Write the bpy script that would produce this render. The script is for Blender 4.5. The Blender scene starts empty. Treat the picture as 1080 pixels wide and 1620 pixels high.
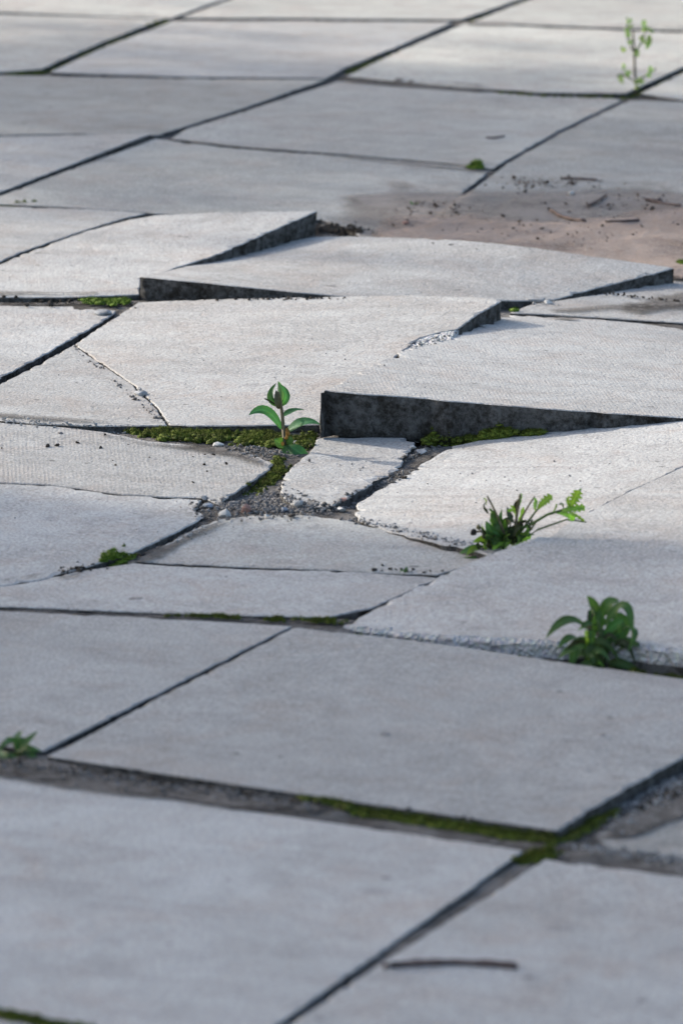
import bpy, bmesh, math, random
import numpy as np
from mathutils import Vector, Matrix, noise as mnoise
from mathutils.geometry import delaunay_2d_cdt
from mathutils.bvhtree import BVHTree

random.seed(7)
rng = np.random.default_rng(7)
scene = bpy.context.scene
COL = scene.collection

# ---------------------------------------------------------------- camera
CAM_H, PITCH, FPX = 1.57, math.radians(12.19), 9467.0      # eye height, look down, focal length in photo pixels
cam_d = bpy.data.cameras.new('camera')
cam = bpy.data.objects.new('camera', cam_d)
COL.objects.link(cam)
cam.location = (0, 0, CAM_H)
cam.rotation_euler = (math.pi / 2 - PITCH, 0, 0)
cam_d.sensor_fit = 'HORIZONTAL'
cam_d.sensor_width = 24.0
cam_d.lens = 24.0 * FPX / 1080.0
cam_d.clip_start = 0.1
cam_d.clip_end = 3000
cam_d.dof.use_dof = True
cam_d.dof.focus_distance = 8.0
cam_d.dof.aperture_fstop = 8.8
scene.camera = cam

SHADE_PX = 772      # where the edge of the house's shade meets the left of the view
# ---------------------------------------------------------------- light
SUN_EL = math.radians(23)
TO_SUN = Vector((-0.88, 0.475, 0)).normalized()            # low sun, behind and to the left
SUN_DIR = Vector((TO_SUN.x * math.cos(SUN_EL), TO_SUN.y * math.cos(SUN_EL), math.sin(SUN_EL)))
world = bpy.data.worlds.new('World')
scene.world = world
world.use_nodes = True
wn = world.node_tree
wn.nodes.clear()
wo = wn.nodes.new('ShaderNodeOutputWorld')
wb = wn.nodes.new('ShaderNodeBackground')
ws = wn.nodes.new('ShaderNodeTexSky')
ws.sky_type = 'NISHITA'
ws.sun_disc = False
ws.sun_elevation = SUN_EL
ws.sun_rotation = math.atan2(TO_SUN.x, TO_SUN.y)
ws.air_density = 1.0
ws.dust_density = 2.8
ws.ozone_density = 1.0
wb.inputs['Strength'].default_value = 0.15
wn.links.new(ws.outputs[0], wb.inputs[0])
wn.links.new(wb.outputs[0], wo.inputs[0])
sd = bpy.data.lights.new('sun', 'SUN')
sd.energy = 2.9
sd.angle = math.radians(0.53)
sd.color = (1.0, 0.94, 0.84)
sun = bpy.data.objects.new('sun', sd)
COL.objects.link(sun)
sun.rotation_euler = (-SUN_DIR).to_track_quat('-Z', 'Y').to_euler()
scene.view_settings.view_transform = 'Standard'
scene.view_settings.look = 'None'
scene.view_settings.gamma = 1.0
scene.view_settings.use_curve_mapping = False
scene.view_settings.exposure = 1.22

# ---------------------------------------------------------------- geometry helpers
CP, SP = math.cos(PITCH), math.sin(PITCH)
CAMP = Vector((0, 0, CAM_H))
GRID_ANG = math.radians(-22.66)                            # run of the paving rows


def ray(x, y):
    a = (x - 540) / FPX
    b = -(y - 810) / FPX
    return Vector((a, CP + b * SP, -SP + b * CP))


def at(x, y, z=0.0):
    d = ray(x, y)
    t = (z - CAM_H) / d.z
    return CAMP + d * t


def to_px(X, Y, Z=0.0):
    z = Z - CAM_H
    d = Y * CP - z * SP
    return 540 + FPX * X / d, 810 - FPX * (Y * SP + z * CP) / d


def fbm(x, y, seed=0, octaves=4, freq=1.0):
    """value noise on numpy arrays, about -1..1"""
    out = np.zeros_like(x, dtype=float)
    amp, tot = 1.0, 0.0
    for o in range(octaves):
        fx, fy = x * freq + 37.1 * o + seed * 11.3, y * freq + 17.7 * o + seed * 5.9
        ix, iy = np.floor(fx).astype(np.int64), np.floor(fy).astype(np.int64)
        tx, ty = fx - ix, fy - iy
        tx, ty = tx * tx * (3 - 2 * tx), ty * ty * (3 - 2 * ty)

        def h(a, b):
            n = (a * 374761393 + b * 668265263 + (seed + o) * 974634777) & 0xFFFFFFFF
            n = ((n ^ (n >> 13)) * 1274126177) & 0xFFFFFFFF
            return ((n ^ (n >> 16)) & 0xFFFF) / 32767.5 - 1.0
        v = (h(ix, iy) * (1 - tx) + h(ix + 1, iy) * tx) * (1 - ty) + (h(ix, iy + 1) * (1 - tx) + h(ix + 1, iy + 1) * tx) * ty
        out += v * amp
        tot += amp
        amp *= 0.5
        freq *= 2.03
    return out / tot


def sm(x, a, b):
    t = np.clip((x - a) / (b - a), 0, 1)
    return t * t * (3 - 2 * t)


def link_mesh(name, verts, faces, mats, parent=None, smooth=True, mat_idx=None, loc=None, rotz=0.0):
    me = bpy.data.meshes.new(name)
    me.from_pydata([tuple(v) for v in verts], [], faces)
    for m in (mats if isinstance(mats, (list, tuple)) else [mats]):
        me.materials.append(m)
    if mat_idx is not None:
        me.polygons.foreach_set('material_index', mat_idx)
    me.polygons.foreach_set('use_smooth', [smooth] * len(me.polygons))
    me.update()
    o = bpy.data.objects.new(name, me)
    COL.objects.link(o)
    if loc is not None:
        o.location = loc
        o.rotation_euler = (0, 0, rotz)
    if parent is not None:
        o.parent = parent
    return o


def tag(o, label=None, cat=None, group=None, kind=None):
    if label:
        o['label'] = label
    if cat:
        o['category'] = cat
    if group:
        o['group'] = group
    if kind:
        o['kind'] = kind
    return o


def empty(name, loc, label, cat, group=None):
    o = bpy.data.objects.new(name, None)
    o.empty_display_size = 0.05
    COL.objects.link(o)
    o.location = loc
    return tag(o, label, cat, group)


# ---------------------------------------------------------------- materials
class NT:
    def __init__(self, name):
        self.m = bpy.data.materials.new(name)
        self.m.use_nodes = True
        self.t = self.m.node_tree
        self.t.nodes.clear()
        self.out = self.t.nodes.new('ShaderNodeOutputMaterial')
        self.b = self.t.nodes.new('ShaderNodeBsdfPrincipled')
        self.t.links.new(self.b.outputs[0], self.out.inputs[0])

    def n(self, typ, **kw):
        nd = self.t.nodes.new(typ)
        for k, v in kw.items():
            setattr(nd, k, v)
        return nd

    def l(self, a, b):
        self.t.links.new(a, b)

    def val(self, sock, v):
        if hasattr(v, 'is_linked'):
            self.l(v, sock)
        else:
            sock.default_value = v

    def noise(self, vec, scale, detail=4, rough=0.55, dist=0.0):
        nd = self.n('ShaderNodeTexNoise')
        nd.inputs['Scale'].default_value = scale
        nd.inputs['Detail'].default_value = detail
        nd.inputs['Roughness'].default_value = rough
        nd.inputs['Distortion'].default_value = dist
        self.l(vec, nd.inputs['Vector'])
        return nd.outputs['Fac']

    def ramp(self, fac, stops):
        nd = self.n('ShaderNodeValToRGB')
        e = nd.color_ramp.elements
        while len(e) < len(stops):
            e.new(0.5)
        for el, (p, c) in zip(e, stops):
            el.position = p
            el.color = (c, c, c, 1) if not isinstance(c, tuple) else (*c, 1)
        self.l(fac, nd.inputs[0])
        return nd.outputs[0]

    def mix(self, fac, a, b, blend='MIX'):
        nd = self.n('ShaderNodeMix', data_type='RGBA', blend_type=blend)
        self.val(nd.inputs[0], fac)
        for s, v in ((nd.inputs[6], a), (nd.inputs[7], b)):
            self.val(s, v if hasattr(v, 'is_linked') else (*v, 1))
        return nd.outputs[2]

    def math(self, op, a, b=0.0, clamp=False):
        nd = self.n('ShaderNodeMath', operation=op, use_clamp=clamp)
        self.val(nd.inputs[0], a)
        self.val(nd.inputs[1], b)
        return nd.outputs[0]

    def bump(self, h, strength, dist, normal=None):
        nd = self.n('ShaderNodeBump')
        nd.inputs['Strength'].default_value = strength
        nd.inputs['Distance'].default_value = dist
        self.l(h, nd.inputs['Height'])
        if normal is not None:
            self.l(normal, nd.inputs['Normal'])
        return nd.outputs[0]

    def coords(self, randomise=True):
        tc = self.n('ShaderNodeTexCoord')
        if not randomise:
            return tc.outputs['Object'], None
        oi = self.n('ShaderNodeObjectInfo')
        cb = self.n('ShaderNodeCombineXYZ')
        self.l(self.math('MULTIPLY', oi.outputs['Random'], 53.0), cb.inputs[0])
        self.l(self.math('MULTIPLY', oi.outputs['Random'], 91.0), cb.inputs[1])
        ad = self.n('ShaderNodeVectorMath', operation='ADD')
        self.l(tc.outputs['Object'], ad.inputs[0])
        self.l(cb.outputs[0], ad.inputs[1])
        return ad.outputs[0], oi.outputs['Random']


def concrete_top(name, ridge=0.35, warm=1.0, tone=1.0):
    k = NT(name)
    v, rnd = k.coords()
    raw = k.n('ShaderNodeTexCoord').outputs['Object']
    big = k.noise(v, 2.3, 6, 0.62, 0.7)
    mid = k.noise(v, 17, 6, 0.68, 0.5)
    grain = k.noise(v, 260, 3, 0.7)
    grit = k.noise(v, 95, 2, 0.5)
    t = tone
    c = k.mix(k.ramp(big, [(0.32, 0.0), (0.66, 1.0)]), (0.285 * t, 0.275 * t, 0.260 * t / warm), (0.375 * t, 0.368 * t, 0.353 * t / warm))
    # buff patches where the cement skin has worn to the sand
    buff = k.noise(v, 6.5, 6, 0.7, 1.0)
    c = k.mix(k.math('MULTIPLY', k.ramp(buff, [(0.48, 0.0), (0.66, 1.0)]), 0.75), c, (0.33 * t, 0.285 * t, 0.252 * t))
    c = k.mix(k.math('MULTIPLY', k.ramp(mid, [(0.44, 0.0), (0.66, 1.0)]), 0.48), c, (0.45 * t, 0.445 * t, 0.43 * t / warm))
    c = k.mix(k.math('MULTIPLY', k.ramp(mid, [(0.32, 1.0), (0.44, 0.0)]), 0.32), c, (0.20 * t, 0.19 * t, 0.182 * t))
    # stains drawn out along the slab
    mp = k.n('ShaderNodeMapping')
    mp.inputs['Scale'].default_value = (2.2, 8.0, 1)
    mp.inputs['Rotation'].default_value = (0, 0, 0.5)
    k.l(v, mp.inputs[0])
    st = k.noise(mp.outputs[0], 1.5, 6, 0.66, 0.8)
    c = k.mix(k.math('MULTIPLY', k.ramp(st, [(0.52, 0.0), (0.70, 1.0)]), 0.5), c, (0.215 * t, 0.198 * t, 0.186 * t))
    # blotches: old gum, lichen, drips
    bl = k.n('ShaderNodeTexVoronoi')
    bl.inputs['Scale'].default_value = 7.0
    bl.inputs['Randomness'].default_value = 1.0
    wv = k.n('ShaderNodeVectorMath', operation='ADD')
    nv = k.n('ShaderNodeTexNoise')
    nv.inputs['Scale'].default_value = 30
    k.l(v, nv.inputs['Vector'])
    sc_ = k.n('ShaderNodeVectorMath', operation='SCALE')
    sc_.inputs['Scale'].default_value = 0.03
    k.l(nv.outputs['Color'], sc_.inputs[0])
    k.l(v, wv.inputs[0])
    k.l(sc_.outputs[0], wv.inputs[1])
    k.l(wv.outputs[0], bl.inputs['Vector'])
    c = k.mix(k.math('MULTIPLY', k.ramp(bl.outputs['Distance'], [(0.05, 1.0), (0.13, 0.0)]), 0.4), c, (0.17, 0.162, 0.158))
    c = k.mix(k.math('MULTIPLY', k.ramp(grain, [(0.36, 1.0), (0.52, 0.0)]), 0.6), c, (0.15, 0.144, 0.138))
    c = k.mix(k.math('MULTIPLY', k.ramp(grain, [(0.56, 0.0), (0.68, 1.0)]), 0.5), c, (0.58, 0.57, 0.55))
    spots = k.noise(v, 42, 2, 0.5)
    c = k.mix(k.math('MULTIPLY', k.ramp(spots, [(0.24, 1.0), (0.30, 0.0)]), 0.7), c, (0.09, 0.087, 0.085))
    hs = k.n('ShaderNodeHueSaturation')
    k.l(c, hs.inputs['Color'])
    k.l(k.math('ADD', k.math('MULTIPLY', rnd, 0.26), 0.87), hs.inputs['Value'])
    k.l(hs.outputs[0], k.b.inputs['Base Color'])
    k.b.inputs['Roughness'].default_value = 0.9
    k.b.inputs['Specular IOR Level'].default_value = 0.25
    # pressed-in fabric pattern of the mould, worn away in patches
    sx = k.n('ShaderNodeSeparateXYZ')
    k.l(wv.outputs[0] if False else raw, sx.inputs[0])
    a1 = k.math('SINE', k.math('MULTIPLY', k.math('ADD', k.math('MULTIPLY', sx.outputs[0], 0.896), k.math('MULTIPLY', sx.outputs[1], 0.444)), 2 * math.pi / 0.0052))
    a2 = k.math('SINE', k.math('MULTIPLY', k.math('SUBTRACT', k.math('MULTIPLY', sx.outputs[1], 0.92), k.math('MULTIPLY', sx.outputs[0], 0.39)), 2 * math.pi / 0.009))
    lat = k.math('ADD', a1, k.math('MULTIPLY', a2, 0.4))
    lat = k.math('MULTIPLY', lat, k.ramp(buff, [(0.30, 0.15), (0.6, 1.0)]))
    h = k.math('ADD', k.math('MULTIPLY', grain, 1.0), k.math('MULTIPLY', grit, 1.0))
    h = k.math('ADD', h, k.math('MULTIPLY', lat, ridge * 0.13))
    pits = k.ramp(k.noise(v, 130, 1, 0.4), [(0.27, 0.0), (0.36, 1.0)])
    h = k.math('ADD', h, k.math('MULTIPLY', pits, 0.6))
    n1 = k.bump(h, 0.65, 0.0016)
    n2 = k.bump(mid, 0.18, 0.004, n1)
    k.l(n2, k.b.inputs['Normal'])
    return k.m


def concrete_side(name, dark=0.62):
    """edge of a slab, crusted with soil and black lichen"""
    k = NT(name)
    v, rnd = k.coords()
    a = k.noise(v, 13, 8, 0.76, 0.3)
    b = k.noise(v, 85, 6, 0.78)
    c = k.mix(k.ramp(b, [(0.36, 0.0), (0.64, 1.0)]), (0.07, 0.067, 0.064), (0.20, 0.195, 0.19))
    f = k.math('ADD', k.math('MULTIPLY', a, 0.55), k.math('MULTIPLY', b, 0.45))
    c = k.mix(k.ramp(f, [(dark - 0.16, 1.0), (dark, 0.0)]), c, (0.028, 0.023, 0.017))
    c = k.mix(k.math('MULTIPLY', k.ramp(k.noise(v, 150, 4, 0.7), [(0.56, 0.0), (0.75, 1.0)]), 0.35), c, (0.24, 0.235, 0.225))
    k.l(c, k.b.inputs['Base Color'])
    k.b.inputs['Roughness'].default_value = 0.95
    k.b.inputs['Specular IOR Level'].default_value = 0.15
    k.l(k.bump(k.math('ADD', a, k.math('MULTIPLY', b, 1.5)), 1.0, 0.010), k.b.inputs['Normal'])
    return k.m


def concrete_broken(name):
    """pale fracture face with bits of aggregate"""
    k = NT(name)
    v, rnd = k.coords()
    a = k.noise(v, 60, 5, 0.7)
    vo = k.n('ShaderNodeTexVoronoi')
    vo.inputs['Scale'].default_value = 210
    k.l(v, vo.inputs['Vector'])
    c = k.mix(k.ramp(a, [(0.35, 0.0), (0.65, 1.0)]), (0.26, 0.26, 0.27), (0.50, 0.50, 0.51))
    c = k.mix(0.35, c, vo.outputs['Color'], 'SOFT_LIGHT')
    hs = k.n('ShaderNodeHueSaturation')
    hs.inputs['Saturation'].default_value = 0.3
    k.l(c, hs.inputs['Color'])
    k.l(hs.outputs[0], k.b.inputs['Base Color'])
    k.b.inputs['Roughness'].default_value = 0.9
    k.l(k.bump(k.math('ADD', a, vo.outputs['Distance']), 1.0, 0.006), k.b.inputs['Normal'])
    return k.m


def earth(name, c1, c2, c3, scale=1.0, bumpd=0.006):
    k = NT(name)
    v, _ = k.coords(False)
    a = k.noise(v, (9 if bumpd > .0045 else 5) * scale, 6, 0.65, 0.5)
    b = k.noise(v, 70 * scale, 5, 0.7)
    f = k.noise(v, 330, 3, 0.7)
    c = k.mix(k.ramp(a, [(0.38, 0.0), (0.62, 1.0)]), c1, c2)
    c = k.mix(k.math('MULTIPLY', k.ramp(b, [(0.5, 0.0), (0.68, 1.0)]), 0.7), c, c3)
    c = k.mix(k.math('MULTIPLY', k.ramp(f, [(0.36, 1.0), (0.5, 0.0)]), 0.5), c, tuple(x * 0.4 for x in c1))
    k.l(c, k.b.inputs['Base Color'])
    k.b.inputs['Roughness'].default_value = 0.95
    k.b.inputs['Specular IOR Level'].default_value = 0.15
    k.l(k.bump(k.math('ADD', b, k.math('MULTIPLY', f, 0.6)), 1.0, bumpd), k.b.inputs['Normal'])
    return k.m


def moss_mat(name, c1, c2, c3):
    k = NT(name)
    v, _ = k.coords(False)
    a = k.noise(v, 38, 4, 0.6)
    f = k.noise(v, 420, 2, 0.6)
    c = k.mix(k.ramp(a, [(0.36, 0.0), (0.62, 1.0)]), c1, c2)
    c = k.mix(k.ramp(f, [(0.42, 0.0), (0.68, 1.0)]), c, c3)
    k.l(c, k.b.inputs['Base Color'])
    k.b.inputs['Roughness'].default_value = 0.9
    k.b.inputs['Specular IOR Level'].default_value = 0.2
    k.l(k.bump(f, 1.0, 0.004), k.b.inputs['Normal'])
    return k.m


def leaf_mat(name, col, under, rough=0.42, trans=0.3, spec=0.5):
    k = NT(name)
    v, rnd = k.coords()
    a = k.noise(v, 60, 4, 0.6)
    geo = k.n('ShaderNodeNewGeometry')
    c = k.mix(k.ramp(a, [(0.35, 0.0), (0.7, 1.0)]), col, tuple(min(1, x * 1.5) for x in col))
    rib = k.n('ShaderNodeAttribute', attribute_name='rib').outputs['Fac']
    c = k.mix(k.math('MULTIPLY', k.math('POWER', rib, 5.0), 0.55), c, tuple(min(1, x * 2.2 + .02) for x in col))
    blot = k.noise(v, 190, 3, 0.6)
    c = k.mix(k.math('MULTIPLY', k.ramp(blot, [(0.58, 0.0), (0.72, 1.0)]), 0.5), c, (0.11, 0.09, 0.03))
    c = k.mix(geo.outputs['Backfacing'], c, under)
    hs = k.n('ShaderNodeHueSaturation')
    k.l(k.math('ADD', k.math('MULTIPLY', rnd, 0.04), 0.48), hs.inputs['Hue'])
    k.l(k.math('ADD', k.math('MULTIPLY', rnd, 0.5), 0.75), hs.inputs['Value'])
    k.l(c, hs.inputs['Color'])
    k.l(hs.outputs[0], k.b.inputs['Base Color'])
    k.b.inputs['Roughness'].default_value = rough
    k.b.inputs['Specular IOR Level'].default_value = spec
    k.l(k.bump(a, 0.4, 0.003), k.b.inputs['Normal'])
    tr = k.n('ShaderNodeBsdfTranslucent')
    k.l(k.mix(1.0, hs.outputs[0], (1.6, 1.9, 0.7), 'MULTIPLY'), tr.inputs[0])
    mx = k.n('ShaderNodeMixShader')
    mx.inputs[0].default_value = trans
    k.l(k.b.outputs[0], mx.inputs[1])
    k.l(tr.outputs[0], mx.inputs[2])
    k.l(mx.outputs[0], k.out.inputs[0])
    return k.m


def plain(name, col, rough=0.8, scale=90, vary=0.5, bumpd=0.002, rand=0.3):
    k = NT(name)
    v, rnd = k.coords()
    a = k.noise(v, scale, 5, 0.65)
    c = k.mix(k.ramp(a, [(0.35, 0.0), (0.7, 1.0)]), tuple(x * (1 - vary) for x in col), tuple(min(1, x * (1 + vary * 0.5)) for x in col))
    hs = k.n('ShaderNodeHueSaturation')
    k.l(k.math('ADD', k.math('MULTIPLY', rnd, rand), 1 - rand / 2), hs.inputs['Value'])
    k.l(c, hs.inputs['Color'])
    k.l(hs.outputs[0], k.b.inputs['Base Color'])
    k.b.inputs['Roughness'].default_value = rough
    k.b.inputs['Specular IOR Level'].default_value = 0.3
    k.l(k.bump(a, 0.8, bumpd), k.b.inputs['Normal'])
    return k.m


M_TOP = concrete_top('weathered_concrete', 0.12)
M_DULL = concrete_top('dull_brown_concrete', 0.0, 1.04, 0.80)
M_CREAM = concrete_top('cream_concrete', 0.0, 1.06, 1.12)
M_RIDGE = concrete_top('fabric_pressed_concrete', 0.6)
M_FAINT = concrete_top('faintly_pressed_concrete', 0.3)
M_DUST = concrete_top('dusty_concrete', 0.05, 1.03, 0.86)
M_SIDE = concrete_side('dirty_concrete_edge', 0.55)
M_SIDE2 = concrete_side('grey_concrete_edge', 0.50)
M_BROKEN = concrete_broken('broken_concrete')
M_SOIL = earth('joint_soil', (0.060, 0.052, 0.045), (0.17, 0.158, 0.148), (0.25, 0.235, 0.22))
M_GROUND = earth('bare_ground', (0.09, 0.075, 0.06), (0.14, 0.12, 0.10), (0.2, 0.18, 0.15), 0.3)
M_SAND = earth('pink_sand', (0.27, 0.195, 0.16), (0.27, 0.24, 0.22), (0.33, 0.285, 0.255), 1.0, 0.004)
M_SILT = earth('grey_silt', (0.12, 0.11, 0.105), (0.22, 0.205, 0.195), (0.30, 0.285, 0.27), 1.0, 0.004)
M_MOSS = moss_mat('moss_olive', (0.026, 0.024, 0.010), (0.075, 0.105, 0.014), (0.17, 0.21, 0.03))
M_MOSSG = moss_mat('moss_bright', (0.04, 0.07, 0.008), (0.09, 0.16, 0.015), (0.18, 0.26, 0.04))
M_LEAF = leaf_mat('glossy_leaf', (0.030, 0.095, 0.030), (0.10, 0.17, 0.09), 0.55, 0.25, 0.35)
M_WEED = leaf_mat('weed_leaf', (0.040, 0.085, 0.020), (0.07, 0.12, 0.04), 0.55, 0.28, 0.35)
M_WEEDD = leaf_mat('withered_leaf', (0.028, 0.035, 0.016), (0.035, 0.04, 0.02), 0.7, 0.12, 0.2)
M_BROAD = leaf_mat('broad_leaf', (0.038, 0.088, 0.024), (0.07, 0.13, 0.045), 0.6, 0.24, 0.25)
M_YOUNG = leaf_mat('young_leaf', (0.14, 0.24, 0.035), (0.16, 0.24, 0.06), 0.5, 0.3, 0.35)
M_PALE = leaf_mat('pale_green_leaf', (0.20, 0.27, 0.10), (0.22, 0.28, 0.13), 0.6, 0.35, 0.3)
M_STEM = plain('plant_stem', (0.16, 0.13, 0.075), 0.7, 120)
M_STEMG = plain('green_stem', (0.10, 0.15, 0.04), 0.6, 120)
M_BUD = plain('bud_scale', (0.10, 0.095, 0.04), 0.5, 120)
M_TWIG = plain('dead_twig', (0.13, 0.09, 0.08), 0.85, 60)
M_CRUMB = plain('dark_crumb', (0.04, 0.033, 0.027), 0.95, 80)
M_DEBRIS = plain('brown_debris', (0.10, 0.075, 0.06), 0.95, 40, 0.7)
M_GREYST = plain('grey_stone', (0.33, 0.33, 0.33), 0.85, 60)
M_PALEST = plain('pale_stone', (0.46, 0.45, 0.43), 0.8, 50, 0.25)
M_REDST = plain('red_stone', (0.34, 0.19, 0.15), 0.85, 60)
M_BLUEST = plain('blue_stone', (0.19, 0.22, 0.27), 0.8, 60)
M_GRAVEL = plain('small_gravel', (0.22, 0.205, 0.195), 0.9, 30, 0.6, 0.003)

# ---------------------------------------------------------------- large structure: ground and bedding
BX0, BX1, BY0, BY1 = -1.05, 1.05, 4.6, 13.4
STEP = 0.008
gx = np.arange(BX0, BX1 + 1e-6, STEP)
gy = np.arange(BY0, BY1 + 1e-6, STEP)


def pxarr(X, Y):
    d = Y * CP + CAM_H * SP
    return 540 + FPX * X / d, 810 - FPX * (Y * SP - CAM_H * CP) / d


def seg_dist(px, py, ax, ay, bx, by, ys=4.0):
    """distance in photo pixels on the ground, depth stretched by the foreshortening"""
    dx, dy = bx - ax, (by - ay) * ys
    qx, qy = px - ax, (py - ay) * ys
    t = np.clip((qx * dx + qy * dy) / (dx * dx + dy * dy), 0, 1)
    return np.hypot(qx - t * dx, qy - t * dy)


def bed_z(X, Y):
    xp, yp = pxarr(X, Y)
    n = fbm(X, Y, 1, 4, 14.0)
    z = -0.014 + 0.003 * n

    def lift(h, ax, ay, bx, by, w, soft=60):
        nonlocal z
        m = 1 - sm(seg_dist(xp, yp, ax, ay, bx, by), w, w + soft)
        z = np.maximum(z, (h + 0.003 * n) * m + z * (1 - m))
    lift(-0.001, -200, 1180, 480, 1274, 70, 60)      # silted joint in front of the long slab
    lift(-0.004, 480, 1272, 900, 1335, 70, 60)
    lift(-0.005, 860, 1350, 450, 1630, 40, 60)
    lift(-0.004, 65, 1185, 460, 990, 30, 50)
    lift(-0.003, -100, 955, 540, 985, 30, 40)
    lift(-0.006, 920, 1336, 1200, 1370, 22, 40)
    lift(-0.007, 925, 1305, 1200, 1165, 16, 40)
    lift(-0.007, 330, 808, 560, 813, 60, 40)         # gravel pocket
    lift(-0.010, 400, 770, 450, 730, 60, 50)
    lift(-0.002, 190, 685, 500, 700, 70, 70)         # mossy pocket
    lift(-0.006, 640, 740, 760, 690, 50, 50)
    lift(-0.004, 140, 480, 210, 478, 30, 40)
    lift(-0.006, 0, 477, 200, 475, 20, 40)
    for q in ((0, 117, 540, 124), (66, 110, 268, 30), (244, 216, 545, 115), (545, 115, 830, 0), (800, 258, 992, 152), (1000, 150, 1080, 108), (0, 308, 240, 216), (278, 30, 1080, 48), (268, 30, 350, 0)):
        lift(-0.007, *q, 36, 50)
    lift(-0.006, 560, 820, 760, 866, 20, 40)
    lift(-0.003, -200, 1574, 380, 1674, 30, 40)
    m = 1 - sm(seg_dist(xp, yp, 505, 362, 560, 367), 30, 70)
    z = z * (1 - m) + (-0.034 + .004 * n) * m  # soil pocket sunk further to deepen the shade beside the lifted corner
    return z


def grid_mesh(name, gx, gy, zf, mat, drop=None):
    X, Y = np.meshgrid(gx, gy)
    Z = zf(X, Y)
    nx, ny = len(gx), len(gy)
    co = np.stack([X, Y, Z], -1).reshape(-1, 3)
    i = np.arange((ny - 1) * nx).reshape(ny - 1, nx)[:, :-1].ravel()
    f = np.stack([i, i + 1, i + nx + 1, i + nx], -1)
    if drop is not None:
        keep = ~drop(co[f].mean(1))
        f = f[keep]
        used = np.unique(f)
        re = -np.ones(len(co), int)
        re[used] = np.arange(len(used))
        co, f = co[used], re[f]
    me = bpy.data.meshes.new(name)
    me.vertices.add(len(co))
    me.vertices.foreach_set('co', co.astype(np.float32).ravel())
    me.loops.add(len(f) * 4)
    me.loops.foreach_set('vertex_index', f.astype(np.int32).ravel())
    me.polygons.add(len(f))
    me.polygons.foreach_set('loop_start', np.arange(0, len(f) * 4, 4, dtype=np.int32))
    me.polygons.foreach_set('use_smooth', np.ones(len(f), bool))
    me.materials.append(mat)
    me.update(calc_edges=True)
    me.validate()
    o = bpy.data.objects.new(name, me)
    COL.objects.link(o)
    return o


pavement = grid_mesh('pavement', gx, gy, bed_z, M_SOIL)
tag(pavement, 'dark soil bedding showing in the joints between concrete paving slabs', None, None, 'structure')
# the ground all round, with a hole where the bedding lies
gv, gf = [], []
R = 1500.0
outer = [(-R, -R), (R, -R), (R, R), (-R, R)]
inner = [(BX0 + .02, BY0 + .02), (BX1 - .02, BY0 + .02), (BX1 - .02, BY1 - .02), (BX0 + .02, BY1 - .02)]
gv = [(x, y, -0.03) for x, y in outer + inner]
gf = [(0, 1, 5, 4), (1, 2, 6, 5), (2, 3, 7, 6), (3, 0, 4, 7)]
ground = tag(link_mesh('ground', gv, gf, M_GROUND, None, False), 'bare earth around the paving', None, None, 'structure')

# ---------------------------------------------------------------- the house to the left that shades the near paving
M_WALL = plain('rendered_wall', (0.42, 0.39, 0.35), 0.9, 3, 0.2, 0.004, 0.0)
M_ROOF = plain('roof_tiles', (0.16, 0.09, 0.07), 0.9, 8, 0.4, 0.004, 0.0)
M_PANE = plain('window_pane', (0.03, 0.035, 0.04), 0.1, 2, 0.1, 0.0, 0.0)
M_FRAME = plain('white_frame', (0.75, 0.75, 0.73), 0.5, 5, 0.05, 0.0, 0.0)


def box_geo(x0, x1, y0, y1, z0, z1):
    V = [(x, y, z) for z in (z0, z1) for y in (y0, y1) for x in (x0, x1)]
    F = [(0, 2, 3, 1), (4, 5, 7, 6), (0, 1, 5, 4), (2, 6, 7, 3), (0, 4, 6, 2), (1, 3, 7, 5)]
    return V, F


def house(corner, toward):
    n = Vector((-TO_SUN.y, TO_SUN.x, 0))
    if n.y > 0:
        n = -n
    c = corner + n * 5.0 + TO_SUN * 3.0
    r = empty('house', (c.x, c.y, -0.03), 'plain rendered house left of the paving', 'house')
    r.rotation_euler = (0, 0, math.atan2(n.y, n.x))          # local x along the front
    def part(nm, g, m, par=None):
        return link_mesh(nm, g[0], g[1], m, par or r, False)
    part('wall', box_geo(-5, 5, -3, 3, 0, 6.2), M_WALL)
    V = [(-5.0, -3.4, 6.2), (5.3, -3.4, 6.2), (5.3, 3.4, 6.2), (-5.0, 3.4, 6.2), (-5.0, 0, 8.4), (5.3, 0, 8.4)]
    part('roof', (V, [(0, 1, 5, 4), (2, 3, 4, 5), (1, 2, 5), (3, 0, 4), (3, 2, 1, 0)]), M_ROOF)
    for sd_ in (-1, 1):
        for z in (0.9, 3.9):
            for x in (-3.4, -0.6, 2.2):
                y = 3.0 * sd_
                f = part('window', box_geo(x, x + 1.1, min(y, y + .03 * sd_), max(y, y + .03 * sd_), z, z + 1.4), M_FRAME)
                y2 = y + .035 * sd_
                part('pane', box_geo(x + .07, x + 1.03, min(y, y2), max(y, y2), z + .07, z + 1.33), M_PANE, f)


house(at(0, SHADE_PX) + TO_SUN * 14.0, None)

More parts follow.
